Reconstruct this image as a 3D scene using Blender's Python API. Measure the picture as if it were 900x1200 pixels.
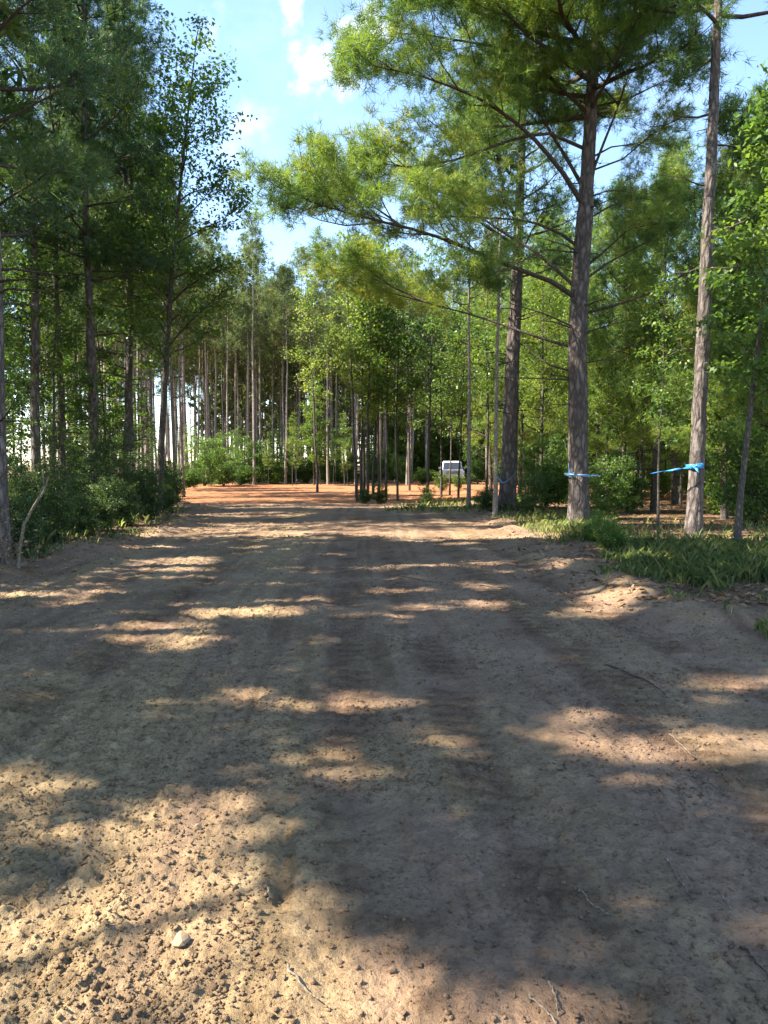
import bpy, bmesh, math, random
import numpy as np
from mathutils import Vector

sc = bpy.context.scene
for o in list(bpy.data.objects):
    bpy.data.objects.remove(o, do_unlink=True)
COL = sc.collection

# ------------------------------------------------------------------ camera
CAMH = 1.55
PITCH = math.atan(55 / 900.0)
cam_d = bpy.data.cameras.new('camera')
cam_d.sensor_fit = 'VERTICAL'
cam_d.sensor_height = 36.0
cam_d.lens = 27.0
cam_d.clip_start = 0.05
cam_d.clip_end = 6000
cam = bpy.data.objects.new('camera', cam_d)
cam.location = (0, 0, CAMH)
cam.rotation_euler = (math.pi / 2 - PITCH, 0, 0)
COL.objects.link(cam)
sc.camera = cam

# ------------------------------------------------------------------ sun and sky
SUN_EL = math.radians(46)
SUN_AZ = math.radians(-98)          # measured from +Y towards +X: the left, a little behind
SUN = np.array([math.sin(SUN_AZ) * math.cos(SUN_EL), math.cos(SUN_AZ) * math.cos(SUN_EL), math.sin(SUN_EL)])
sl = bpy.data.lights.new('sun', 'SUN')
sl.energy = 4.0
sl.angle = math.radians(0.53)
sl.color = (1.0, 0.92, 0.79)
so = bpy.data.objects.new('sun', sl)
so.rotation_euler = Vector(SUN).to_track_quat('Z', 'Y').to_euler()
so.location = (-30, 0, 40)
COL.objects.link(so)

world = bpy.data.worlds.new('World')
sc.world = world
world.use_nodes = True
wn, wl = world.node_tree.nodes, world.node_tree.links
wn.clear()
wout = wn.new('ShaderNodeOutputWorld')
wbg = wn.new('ShaderNodeBackground')
wbg.inputs['Strength'].default_value = 0.084
sky = wn.new('ShaderNodeTexSky')
sky.sky_type = 'NISHITA'
sky.sun_disc = False
sky.sun_elevation = SUN_EL
sky.sun_rotation = SUN_AZ
sky.altitude = 50
sky.air_density = 1.0
sky.dust_density = 0.1
sky.ozone_density = 2.2
wl.new(wbg.outputs[0], wout.inputs['Surface'])

def pix_dir(px, py):
    a, b = (px - 450) / 900.0, (600 - py) / 900.0
    c, s = math.cos(PITCH), math.sin(PITCH)
    return np.array([a, c + b * s, -s + b * c])

tc = wn.new('ShaderNodeTexCoord')
nrm = wn.new('ShaderNodeVectorMath'); nrm.operation = 'NORMALIZE'
wl.new(tc.outputs['Generated'], nrm.inputs[0])
mp = wn.new('ShaderNodeMapping'); mp.inputs['Scale'].default_value = (1, 1, 1.8)
wl.new(nrm.outputs[0], mp.inputs[0])
nz = wn.new('ShaderNodeTexNoise'); nz.inputs['Scale'].default_value = 6.5; nz.inputs['Detail'].default_value = 7
nz.inputs['Roughness'].default_value = 0.62
wl.new(mp.outputs[0], nz.inputs['Vector'])
veil = wn.new('ShaderNodeMapRange'); veil.interpolation_type = 'SMOOTHSTEP'
veil.inputs[1].default_value = 0.46; veil.inputs[2].default_value = 0.82; veil.inputs[4].default_value = 0.08
wl.new(nz.outputs['Fac'], veil.inputs[0])
nw = wn.new('ShaderNodeTexNoise'); nw.inputs['Scale'].default_value = 26; nw.inputs['Detail'].default_value = 6
wl.new(nrm.outputs[0], nw.inputs['Vector'])
last = veil.outputs[0]
for (px, py, r, amp) in ((341, 16, 0.030, 1.0), (376, 74, 0.050, 0.75), (432, 34, 0.040, 0.7), (405, 48, 0.035, 0.5), (250, 36, 0.028, 0.35), (290, 150, 0.05, .25)):
    d = pix_dir(px, py); d = d / np.linalg.norm(d)
    vd = wn.new('ShaderNodeVectorMath'); vd.operation = 'DISTANCE'
    wl.new(nrm.outputs[0], vd.inputs[0]); vd.inputs[1].default_value = tuple(d)
    sb = wn.new('ShaderNodeMath'); sb.operation = 'MULTIPLY_ADD'      # distance + (noise-0.5)*r
    wl.new(nw.outputs['Fac'], sb.inputs[0]); sb.inputs[1].default_value = -r * 3.2
    wl.new(vd.outputs['Value'], sb.inputs[2])
    mr = wn.new('ShaderNodeMapRange'); mr.interpolation_type = 'SMOOTHSTEP'
    mr.inputs[1].default_value = -r * 0.75; mr.inputs[2].default_value = -r * 2.1
    mr.inputs[3].default_value = 0; mr.inputs[4].default_value = amp
    wl.new(sb.outputs[0], mr.inputs[0])
    mx = wn.new('ShaderNodeMath'); mx.operation = 'MAXIMUM'
    wl.new(last, mx.inputs[0]); wl.new(mr.outputs[0], mx.inputs[1])
    last = mx.outputs[0]
mixc = wn.new('ShaderNodeMixRGB')
wl.new(last, mixc.inputs['Fac'])
wl.new(sky.outputs[0], mixc.inputs['Color1'])
mixc.inputs['Color2'].default_value = (6.2, 6.4, 6.8, 1)
wl.new(mixc.outputs[0], wbg.inputs['Color'])

# ------------------------------------------------------------------ exposure
sc.view_settings.view_transform = 'Standard'
sc.view_settings.look = 'None'
sc.view_settings.exposure = 2.5
sc.view_settings.gamma = 1.0
sc.view_settings.use_curve_mapping = False
sc.render.engine = 'CYCLES'
sc.cycles.max_bounces = 12
sc.cycles.diffuse_bounces = 8
sc.cycles.transmission_bounces = 10
sc.cycles.volume_bounces = 1

# ================================================================== helpers
def gp(px, py):
    """ground point (z = 0) seen at a picture point"""
    d = pix_dir(px, py)
    t = -CAMH / d[2]
    return np.array([d[0] * t, d[1] * t, 0.0])

def atd(px, py, Y):
    """point at depth Y seen at a picture point"""
    d = pix_dir(px, py)
    t = Y / d[1]
    return np.array([d[0] * t, Y, CAMH + d[2] * t])

def to_pix(x, y, z=0.0):
    c, s = math.cos(PITCH), math.sin(PITCH)
    zz = z - CAMH
    dep = y * c - zz * s
    up = y * s + zz * c
    dep = np.where(np.abs(dep) < 1e-3, 1e-3, dep)
    return 450 + 900 * x / dep, 600 - 900 * up / dep, dep

def hash2(ix, iy, seed):
    ix = ix.astype(np.int64).astype(np.uint64); iy = iy.astype(np.int64).astype(np.uint64)
    n = (ix * np.uint64(374761393) + iy * np.uint64(668265263) + np.uint64(seed * 974634213 % 4294967296)) & np.uint64(0xffffffff)
    n = ((n ^ (n >> np.uint64(13))) * np.uint64(1274126177)) & np.uint64(0xffffffff)
    n = ((n ^ (n >> np.uint64(15))) * np.uint64(2246822519)) & np.uint64(0xffffffff)
    return ((n ^ (n >> np.uint64(16))) & np.uint64(0xffffff)).astype(np.float64) / 16777216.0

def vnoise(x, y, seed=0):
    x0 = np.floor(x); y0 = np.floor(y)
    fx = x - x0; fy = y - y0
    fx = fx * fx * (3 - 2 * fx); fy = fy * fy * (3 - 2 * fy)
    a = hash2(x0, y0, seed); b = hash2(x0 + 1, y0, seed)
    c = hash2(x0, y0 + 1, seed); d = hash2(x0 + 1, y0 + 1, seed)
    return (a * (1 - fx) + b * fx) * (1 - fy) + (c * (1 - fx) + d * fx) * fy

def fbm(x, y, seed=0, octv=4, gain=0.5):
    s = 0; a = 1; t = 0
    for k in range(octv):
        s = s + a * vnoise(x * 2 ** k + 17.3 * k, y * 2 ** k - 9.1 * k, seed + k)
        t += a; a *= gain
    return s / t

def lumps(x, y, cell, seed, p=0.5, rmin=0.25, rmax=0.6):
    """rounded lumps dropped one to a cell, height 0..1"""
    gx = np.floor(x / cell); gy = np.floor(y / cell)
    best = np.zeros_like(x)
    for i in (-1, 0, 1):
        for j in (-1, 0, 1):
            cx, cy = gx + i, gy + j
            ox = (cx + hash2(cx, cy, seed)) * cell; oy = (cy + hash2(cx, cy, seed + 1)) * cell
            r = (rmin + (rmax - rmin) * hash2(cx, cy, seed + 2)) * cell
            on = hash2(cx, cy, seed + 3) < p
            q = 1 - ((x - ox) ** 2 + (y - oy) ** 2) / (r * r)
            best = np.maximum(best, np.where(on, np.sqrt(np.clip(q, 0, 1)) * r / cell, 0))
    return best

def mesh_np(name, V, faces_k, idx=None, smooth=False, tint=None):
    """V (n,3); faces_k corners per face; idx flat corner indices (default sequential)"""
    V = np.ascontiguousarray(V, dtype=np.float32)
    me = bpy.data.meshes.new(name)
    n = len(V)
    if idx is None:
        idx = np.arange(n, dtype=np.int32)
    idx = np.ascontiguousarray(idx, dtype=np.int32).ravel()
    nf = len(idx) // faces_k
    me.vertices.add(n); me.vertices.foreach_set('co', V.ravel())
    me.loops.add(len(idx)); me.loops.foreach_set('vertex_index', idx)
    me.polygons.add(nf)
    me.polygons.foreach_set('loop_start', np.arange(0, nf * faces_k, faces_k, dtype=np.int32))
    me.polygons.foreach_set('loop_total', np.full(nf, faces_k, dtype=np.int32))
    if smooth:
        me.polygons.foreach_set('use_smooth', np.ones(nf, dtype=bool))
    if tint is not None:
        at = me.attributes.new('tint', 'FLOAT', 'POINT')
        at.data.foreach_set('value', np.ascontiguousarray(tint, dtype=np.float32))
    me.update(calc_edges=True)
    return me

class Tubes:
    def __init__(s):
        s.V = []; s.Q = []; s.n = 0
    def add(s, P, R, seg=6, cap=True, rough=0.0, seed=0):
        P = np.asarray(P, float); R = np.asarray(R, float)
        m = len(P)
        T = np.gradient(P, axis=0)
        T /= np.linalg.norm(T, axis=1)[:, None] + 1e-9
        ref = np.array([0.0, 0, 1]) if abs(T[0][2]) < 0.8 else np.array([1.0, 0, 0])
        A = np.cross(T, ref); A /= np.linalg.norm(A, axis=1)[:, None] + 1e-9
        B = np.cross(T, A)
        th = np.linspace(0, 2 * np.pi, seg, endpoint=False)
        rr = R[:, None] * np.ones((m, seg))
        if rough:
            ii, jj = np.meshgrid(np.arange(m), np.arange(seg), indexing='ij')
            # vertical bark ridges broken into plates, periodic round the trunk
            k = hash2(jj % seg, ii // 3 + (jj * 7) % 5, seed)
            rr = rr * (1 + rough * (k - 0.5)) 
        V = P[:, None, :] + rr[:, :, None] * (np.cos(th)[None, :, None] * A[:, None, :] + np.sin(th)[None, :, None] * B[:, None, :])
        V = V.reshape(-1, 3)
        i = np.arange(m - 1)[:, None]; j = np.arange(seg)[None, :]
        a = i * seg + j; b = i * seg + (j + 1) % seg
        Q = np.stack([a, b, b + seg, a + seg], -1).reshape(-1, 4)
        s.V.append(V); s.Q.append(Q + s.n); s.n += len(V)
        return s
    def mesh(s, name, smooth=True):
        return mesh_np(name, np.concatenate(s.V), 4, np.concatenate(s.Q), smooth)

def link(name, me, mat=None, parent=None):
    o = bpy.data.objects.new(name, me)
    COL.objects.link(o)
    if mat is not None and me is not None and len(me.materials) == 0:
        me.materials.append(mat)
    if parent is not None:
        o.parent = parent
    return o

def tag(o, label=None, cat=None, group=None, kind=None):
    if label: o['label'] = label
    if cat: o['category'] = cat
    if group: o['group'] = group
    if kind: o['kind'] = kind
    return o

def thing(name, label, cat, loc, rz=0.0, scale=(1, 1, 1), group=None):
    o = bpy.data.objects.new(name, None)
    o.empty_display_size = 0.3
    COL.objects.link(o)
    o.location = tuple(float(c) for c in loc); o.rotation_euler = (0, 0, rz); o.scale = scale
    return tag(o, label, cat, group)

def unit(v):
    v = np.asarray(v, float)
    return v / (np.linalg.norm(v, axis=-1, keepdims=True) + 1e-9)

# ================================================================== materials
def newmat(name):
    m = bpy.data.materials.new(name); m.use_nodes = True
    nt = m.node_tree; nt.nodes.clear()
    out = nt.nodes.new('ShaderNodeOutputMaterial')
    return m, nt.nodes, nt.links, out

def leafmat(name, cols, trans=0.4, rough=0.5, tcol=1.5, rnd=0.25):
    """cols: ramp of (pos, colour) driven by the per-leaf tint attribute"""
    m, N, L, out = newmat(name)
    at = N.new('ShaderNodeAttribute'); at.attribute_name = 'tint'
    oi = N.new('ShaderNodeObjectInfo')
    ma = N.new('ShaderNodeMath'); ma.operation = 'MULTIPLY_ADD'
    L.new(oi.outputs['Random'], ma.inputs[0]); ma.inputs[1].default_value = rnd; 
    L.new(at.outputs['Fac'], ma.inputs[2])
    sb = N.new('ShaderNodeMath'); sb.operation = 'SUBTRACT'; L.new(ma.outputs[0], sb.inputs[0]); sb.inputs[1].default_value = rnd / 2
    rp = N.new('ShaderNodeValToRGB')
    e = rp.color_ramp.elements
    while len(e) < len(cols): e.new(0.5)
    for k, (p, c) in enumerate(cols):
        e[k].position = p; e[k].color = (*c, 1)
    L.new(sb.outputs[0], rp.inputs[0])
    pb = N.new('ShaderNodeBsdfPrincipled'); pb.inputs['Roughness'].default_value = rough
    pb.inputs['Specular IOR Level'].default_value = 0.35
    L.new(rp.outputs[0], pb.inputs['Base Color'])
    tr = N.new('ShaderNodeBsdfTranslucent')
    mu = N.new('ShaderNodeMixRGB'); mu.blend_type = 'MULTIPLY'; mu.inputs[0].default_value = 1
    mu.inputs[2].default_value = (tcol * 1.15, tcol * 1.1, tcol * 0.5, 1)
    L.new(rp.outputs[0], mu.inputs[1]); L.new(mu.outputs[0], tr.inputs['Color'])
    mx = N.new('ShaderNodeMixShader'); mx.inputs[0].default_value = trans
    L.new(pb.outputs[0], mx.inputs[1]); L.new(tr.outputs[0], mx.inputs[2])
    L.new(mx.outputs[0], out.inputs['Surface'])
    return m

M = {}
M['needle'] = leafmat('pine_needles', [(0.0, (0.034, 0.070, 0.036)), (0.45, (0.065, 0.120, 0.042)), (0.8, (0.115, 0.155, 0.036)), (1.0, (0.18, 0.18, 0.05))], 0.42, 0.45)
M['needle_sun'] = leafmat('pine_needles_sunlit', [(0.0, (0.030, 0.070, 0.036)), (0.35, (0.075, 0.140, 0.040)), (0.75, (0.155, 0.225, 0.050)), (1.0, (0.235, 0.265, 0.06))], 0.48, 0.45)  # sunlit copy of the needles, the sun's brightness put into the colour
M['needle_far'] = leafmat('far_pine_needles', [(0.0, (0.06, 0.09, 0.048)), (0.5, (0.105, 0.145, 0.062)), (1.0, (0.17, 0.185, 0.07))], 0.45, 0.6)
M['leaf'] = leafmat('broad_leaves', [(0.0, (0.045, 0.090, 0.030)), (0.5, (0.085, 0.155, 0.038)), (1.0, (0.17, 0.22, 0.042))], 0.5, 0.42)
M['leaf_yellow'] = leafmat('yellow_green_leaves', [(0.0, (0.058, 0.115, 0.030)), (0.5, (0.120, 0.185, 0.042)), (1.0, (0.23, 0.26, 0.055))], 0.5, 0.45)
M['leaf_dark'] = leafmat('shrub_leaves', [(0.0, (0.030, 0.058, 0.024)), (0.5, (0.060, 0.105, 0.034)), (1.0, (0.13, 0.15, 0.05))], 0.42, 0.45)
M['grass'] = leafmat('grass_blades', [(0.0, (0.11, 0.165, 0.07)), (0.55, (0.20, 0.265, 0.11)), (1.0, (0.46, 0.42, 0.24))], 0.4, 0.5)
M['litter'] = leafmat('dead_leaves', [(0.0, (0.10, 0.055, 0.03)), (0.5, (0.20, 0.11, 0.055)), (1.0, (0.36, 0.25, 0.14))], 0.12, 0.7, 1.0)

def barkmat(name, c0, c1, c2, sc_=1.0, bump=0.5):
    m, N, L, out = newmat(name)
    tcn = N.new('ShaderNodeTexCoord')
    mpn = N.new('ShaderNodeMapping'); mpn.inputs['Scale'].default_value = (11 * sc_, 11 * sc_, 3.8 * sc_)
    L.new(tcn.outputs['Object'], mpn.inputs[0])
    n0 = N.new('ShaderNodeTexNoise'); n0.inputs['Scale'].default_value = 1.2; n0.inputs['Detail'].default_value = 6
    L.new(mpn.outputs[0], n0.inputs['Vector'])
    ad = N.new('ShaderNodeMixRGB'); ad.blend_type = 'ADD'; ad.inputs[0].default_value = 1.2
    L.new(mpn.outputs[0], ad.inputs[1]); L.new(n0.outputs['Color'], ad.inputs[2])
    vo = N.new('ShaderNodeTexVoronoi'); vo.feature = 'DISTANCE_TO_EDGE'; vo.inputs['Scale'].default_value = 1.0
    L.new(ad.outputs[0], vo.inputs['Vector'])
    vc = N.new('ShaderNodeTexVoronoi'); vc.inputs['Scale'].default_value = 1.0
    L.new(ad.outputs[0], vc.inputs['Vector'])
    r1 = N.new('ShaderNodeMapRange'); r1.inputs[1].default_value = 0.0; r1.inputs[2].default_value = 0.34
    L.new(vo.outputs['Distance'], r1.inputs[0])
    m1 = N.new('ShaderNodeMixRGB'); m1.inputs[1].default_value = (*c1, 1); m1.inputs[2].default_value = (*c2, 1)
    L.new(vc.outputs['Color'], m1.inputs[0])
    m2 = N.new('ShaderNodeMixRGB'); m2.inputs[1].default_value = (*c0, 1)
    L.new(r1.outputs[0], m2.inputs[0]); L.new(m1.outputs[0], m2.inputs[2])
    n1 = N.new('ShaderNodeTexNoise'); n1.inputs['Scale'].default_value = 9; n1.inputs['Detail'].default_value = 5
    L.new(mpn.outputs[0], n1.inputs['Vector'])
    m3 = N.new('ShaderNodeMixRGB'); m3.blend_type = 'OVERLAY'; m3.inputs[0].default_value = 0.55
    L.new(m2.outputs[0], m3.inputs[1]); L.new(n1.outputs['Fac'], m3.inputs[2])
    pb = N.new('ShaderNodeBsdfPrincipled'); pb.inputs['Roughness'].default_value = 0.9
    pb.inputs['Specular IOR Level'].default_value = 0.2
    L.new(m3.outputs[0], pb.inputs['Base Color'])
    hm = N.new('ShaderNodeMath'); hm.operation = 'MULTIPLY_ADD'
    L.new(n1.outputs['Fac'], hm.inputs[0]); hm.inputs[1].default_value = 0.5; L.new(r1.outputs[0], hm.inputs[2])
    bp = N.new('ShaderNodeBump'); bp.inputs['Strength'].default_value = bump; bp.inputs['Distance'].default_value = 0.03
    L.new(hm.outputs[0], bp.inputs['Height']); L.new(bp.outputs[0], pb.inputs['Normal'])
    L.new(pb.outputs[0], out.inputs['Surface'])
    return m
M['bark'] = barkmat('pine_bark', (0.07, 0.057, 0.051), (0.135, 0.112, 0.100), (0.225, 0.19, 0.170), 0.75, 1.0)
M['bark_small'] = barkmat('young_bark', (0.05, 0.042, 0.036), (0.105, 0.09, 0.075), (0.17, 0.145, 0.12), 2.2, 0.4)
M['bark_pale'] = barkmat('plantation_bark', (0.15, 0.125, 0.105), (0.29, 0.25, 0.215), (0.42, 0.37, 0.32), 1.6, 0.4)  # pale bark, lightened further to stand in for sunlight on far trunks
M['limb'] = barkmat('limb_bark', (0.04, 0.03, 0.026), (0.085, 0.066, 0.055), (0.13, 0.10, 0.085), 2.5, 0.4)
M['dead'] = barkmat('dead_wood', (0.12, 0.095, 0.07), (0.21, 0.17, 0.125), (0.30, 0.245, 0.18), 4, 0.3)

def plain(name, col, rough=0.5, metal=0.0, spec=0.5, emit=None):
    m, N, L, out = newmat(name)
    pb = N.new('ShaderNodeBsdfPrincipled')
    n1 = N.new('ShaderNodeTexNoise'); n1.inputs['Scale'].default_value = 14; n1.inputs['Detail'].default_value = 4
    mr = N.new('ShaderNodeMapRange'); mr.inputs[3].default_value = 0.86; mr.inputs[4].default_value = 1.1
    L.new(n1.outputs['Fac'], mr.inputs[0])
    mu = N.new('ShaderNodeMixRGB'); mu.blend_type = 'MULTIPLY'; mu.inputs[0].default_value = 1; mu.inputs[1].default_value = (*col, 1)
    L.new(mr.outputs[0], mu.inputs[2]); L.new(mu.outputs[0], pb.inputs['Base Color'])
    pb.inputs['Roughness'].default_value = rough; pb.inputs['Metallic'].default_value = metal
    pb.inputs['Specular IOR Level'].default_value = spec
    L.new(pb.outputs[0], out.inputs['Surface'])
    return m
def tapemat(name, col):
    m, N, L, out = newmat(name)
    pb = N.new('ShaderNodeBsdfPrincipled'); pb.inputs['Base Color'].default_value = (*col, 1); pb.inputs['Roughness'].default_value = 0.3
    tr = N.new('ShaderNodeBsdfTranslucent'); tr.inputs['Color'].default_value = (*col, 1)
    mx = N.new('ShaderNodeMixShader'); mx.inputs[0].default_value = 0.35
    L.new(pb.outputs[0], mx.inputs[1]); L.new(tr.outputs[0], mx.inputs[2]); L.new(mx.outputs[0], out.inputs[0])
    return m

# ground: R = orange clay, G = forest litter, B = loose pale sand
def groundmat():
    m, N, L, out = newmat('bare_soil')
    tcn = N.new('ShaderNodeTexCoord')
    at = N.new('ShaderNodeAttribute'); at.attribute_name = 'soil'
    sp = N.new('ShaderNodeSeparateColor'); L.new(at.outputs['Color'], sp.inputs[0])
    def noise(scale, det, rough=0.6, vec=None):
        n = N.new('ShaderNodeTexNoise'); n.inputs['Scale'].default_value = scale; n.inputs['Detail'].default_value = det
        n.inputs['Roughness'].default_value = rough
        L.new(vec or tcn.outputs['Object'], n.inputs['Vector']); return n
    def ramp(fac, stops):
        r = N.new('ShaderNodeValToRGB'); e = r.color_ramp.elements
        while len(e) < len(stops): e.new(0.5)
        for k, (p, c) in enumerate(stops): e[k].position = p; e[k].color = (*c, 1)
        L.new(fac, r.inputs[0]); return r
    def mix(fac, a, b, mode='MIX', f=1.0):
        x = N.new('ShaderNodeMixRGB'); x.blend_type = mode
        if fac is None: x.inputs[0].default_value = f
        else: L.new(fac, x.inputs[0])
        L.new(a, x.inputs[1]); L.new(b, x.inputs[2]); return x
    nA = noise(0.9, 5); nB = noise(7, 6, 0.65); nC = noise(60, 4, 0.7); nD = noise(2.6, 5)
    base = ramp(nA.outputs['Fac'], [(0.25, (0.212, 0.136, 0.085)), (0.5, (0.288, 0.190, 0.122)), (0.75, (0.37, 0.257, 0.170))])
    sand = ramp(nB.outputs['Fac'], [(0.25, (0.29, 0.200, 0.105)), (0.6, (0.41, 0.298, 0.160)), (0.8, (0.50, 0.375, 0.215))])
    c1 = mix(sp.outputs[2], base.outputs[0], sand.outputs[0])
    orange = ramp(nB.outputs['Fac'], [(0.25, (0.28, 0.110, 0.048)), (0.55, (0.35, 0.155, 0.070)), (0.8, (0.42, 0.235, 0.125))])
    c2 = mix(sp.outputs[0], c1.outputs[0], orange.outputs[0])
    lit = ramp(nC.outputs['Fac'], [(0.3, (0.07, 0.048, 0.030)), (0.5, (0.155, 0.098, 0.055)), (0.72, (0.27, 0.175, 0.10))])
    c3 = mix(sp.outputs[1], c2.outputs[0], lit.outputs[0])
    var = ramp(nB.outputs['Fac'], [(0.3, (0.78, 0.77, 0.77)), (0.65, (1.06, 1.05, 1.04))])
    c4 = mix(None, c3.outputs[0], var.outputs[0], 'MULTIPLY', 0.8)
    gr = ramp(nC.outputs['Fac'], [(0.3, (0.72, 0.70, 0.68)), (0.5, (1.0, 1.0, 1.0)), (0.7, (1.14, 1.14, 1.14))])
    c5 = mix(None, c4.outputs[0], gr.outputs[0], 'MULTIPLY', 0.75)
    # damp crumbs with their small shadows painted in: thin dark edges and specks, patchy
    nG = noise(13, 5, 0.65); nH = noise(52, 4, 0.7); nI = noise(1.7, 3)
    ab = N.new('ShaderNodeMath'); ab.operation = 'SUBTRACT'; L.new(nG.outputs['Fac'], ab.inputs[0]); ab.inputs[1].default_value = 0.5
    ab2 = N.new('ShaderNodeMath'); ab2.operation = 'ABSOLUTE'; L.new(ab.outputs[0], ab2.inputs[0])
    ed = N.new('ShaderNodeMapRange'); ed.inputs[1].default_value = 0.0; ed.inputs[2].default_value = 0.035; ed.inputs[3].default_value = 1; ed.inputs[4].default_value = 0
    L.new(ab2.outputs[0], ed.inputs[0])
    sk = N.new('ShaderNodeMapRange'); sk.inputs[1].default_value = 0.54; sk.inputs[2].default_value = 0.62
    L.new(nH.outputs['Fac'], sk.inputs[0])
    pt = N.new('ShaderNodeMapRange'); pt.inputs[1].default_value = 0.38; pt.inputs[2].default_value = 0.62; pt.inputs[3].default_value = 0.45; pt.inputs[4].default_value = 1
    L.new(nI.outputs['Fac'], pt.inputs[0])
    mxm = N.new('ShaderNodeMath'); mxm.operation = 'MAXIMUM'; edm = N.new('ShaderNodeMath'); edm.operation = 'MULTIPLY'; L.new(ed.outputs[0], edm.inputs[0]); edm.inputs[1].default_value = 0.35; L.new(edm.outputs[0], mxm.inputs[0]); L.new(sk.outputs[0], mxm.inputs[1])
    mm = N.new('ShaderNodeMath'); mm.operation = 'MULTIPLY'; L.new(mxm.outputs[0], mm.inputs[0]); L.new(pt.outputs[0], mm.inputs[1])
    dk = N.new('ShaderNodeRGB'); dk.outputs[0].default_value = (0.48, 0.45, 0.43, 1)
    c6 = mix(mm.outputs[0], c5.outputs[0], dk.outputs[0], 'MULTIPLY')
    ta = N.new('ShaderNodeAttribute'); ta.attribute_name = 'track'
    dk2 = N.new('ShaderNodeRGB'); dk2.outputs[0].default_value = (0.55, 0.51, 0.49, 1)
    c5 = mix(ta.outputs['Fac'], c6.outputs[0], dk2.outputs[0], 'MULTIPLY')
    pb = N.new('ShaderNodeBsdfPrincipled'); pb.inputs['Roughness'].default_value = 0.95; pb.inputs['Specular IOR Level'].default_value = 0.15
    L.new(c5.outputs[0], pb.inputs['Base Color'])
    nE = noise(26, 6, 0.7); nF = noise(170, 3, 0.7)
    h = N.new('ShaderNodeMath'); h.operation = 'MULTIPLY_ADD'; L.new(nF.outputs['Fac'], h.inputs[0]); h.inputs[1].default_value = 0.22; L.new(nE.outputs['Fac'], h.inputs[2])
    bp = N.new('ShaderNodeBump'); bp.inputs['Strength'].default_value = 1.0; bp.inputs['Distance'].default_value = 0.03
    L.new(h.outputs[0], bp.inputs['Height']); L.new(bp.outputs[0], pb.inputs['Normal'])
    L.new(pb.outputs[0], out.inputs[0])
    return m
M['ground'] = groundmat()

# ================================================================== ground
def sstep(a, b, x):
    t = np.clip((x - a) / (b - a), 0, 1); return t * t * (3 - 2 * t)

def edge_left(y):      # left edge of the graded track
    return np.interp(y, [-10, 3, 10.5, 14, 19, 26, 31, 34], [-6.5, -6.2, -5.6, -5.4, -5.3, -6.2, -8.4, -12]) 
def edge_right(y):
    return np.interp(y, [-10, 3, 6.5, 8, 10, 12, 15, 19, 25, 30, 33], [5.0, 4.4, 3.5, 3.3, 3.0, 3.0, 3.2, 3.2, 3.0, 3.4, 5])

def lowz(x, y):
    x = np.asarray(x, float); y = np.asarray(y, float)
    n = (fbm(x * 0.16 + 5, y * 0.16, 3, 3) - 0.5)
    off = np.maximum(edge_left(y) - x, x - edge_right(y))         # metres outside the track
    off = np.where(y > 33, np.minimum(off, -1), off)
    rise = 0.07 * sstep(-0.4, 1.6, off) * (1 - 0.6 * sstep(22, 34, y))
    return n * 0.14 * sstep(2, 8, np.abs(y) + np.abs(x) * .5) + rise

def track_lane(x, y):
    """distance across a wheel lane, lanes run ahead and a little left"""
    yy = np.clip(y, -5, 21)
    return x - (-0.16 - 0.085 * yy + 0.002 * yy * yy)

LANES = ((0.30, 0.19), (0.98, 0.17), (2.15, 0.2), (-1.7, 0.2), (3.0, 0.18))
def highz(x, y):
    near = 1 - sstep(9, 26, y)
    off = np.maximum(edge_left(y) - x, x - edge_right(y))
    road = 1 - sstep(-0.8, 0.6, off)
    u = track_lane(x, y)
    z = 0.030 * (fbm(x * 0.9, y * 0.9, 11, 4) - 0.5)
    z = z + 0.022 * (fbm(x * 3.1, y * 2.6, 21, 4, 0.6) - 0.5)
    # coarse crumbs everywhere, more of them left of the wheel lane
    loose = sstep(0.1, -0.5, u) * 0.70 + 0.16 + 0.5 * sstep(0.55, 0.75, fbm(x * 0.7, y * 0.7, 31, 3))
    z = z + loose * (0.036 * lumps(x, y, 0.075, 41, 0.45, 0.2, 0.45) + 0.036 * lumps(x, y, 0.04, 51, 0.5, 0.25, 0.5) + 0.03 * lumps(x, y, 0.17, 61, 0.14, 0.15, 0.32))
    crumb = fbm(x * 9, y * 7, 66, 3)
    z = z + 0.024 * (np.abs(crumb - 0.5) * 2) ** 0.8 + 0.016 * (fbm(x * 24, y * 20, 71, 2) - 0.5)
    # pressed dozer lanes with cross marks
    for c, w in LANES:
        m = np.exp(-((u - c) / w) ** 4) * road
        wob = fbm(x * 2.2, y * 2.2, 81, 3)
        z = z - 0.012 * m
        bars = (np.sin((y + 0.25 * (u - c) + 0.14 * wob) * 2 * np.pi / 0.17) > 0.35)
        z = z + 0.010 * m * bars * (wob > 0.40) * near
    st = fbm(u * 7, y * 0.22, 121, 3)
    z = z + 0.030 * (st - 0.5) * road * (1 - 0.5 * sstep(15, 30, y))
    # narrow rut beside the loose sand
    z = z - 0.050 * np.exp(-((u - 0.0 - 0.05 * (fbm(x * 0, y * 1.5, 91, 2) - .5)) / 0.035) ** 2) * sstep(0.3, 0.6, fbm(x * 0 + 3, y * 1.1, 95, 2)) * (1 - sstep(2.8, 4.2, y))
    # pushed-up berms along both edges
    z = z + 0.15 * np.exp(-((off + 0.1) / 0.45) ** 2) * sstep(0.40, 0.75, fbm(x * 0.8, y * 0.8, 101, 3)) * sstep(4, 7, y)
    z = z + 0.10 * np.exp(-((off - 0.2) / 0.9) ** 2) * (fbm(x * 2.3, y * 2.3, 111, 3) - 0.3) * sstep(4, 7, y)
    return z

def hgt(x, y):
    x = np.atleast_1d(np.asarray(x, float)); y = np.atleast_1d(np.asarray(y, float))
    return lowz(x, y) + highz(x, y)
def gz(x, y):
    return float(hgt(x, y)[0])

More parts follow.
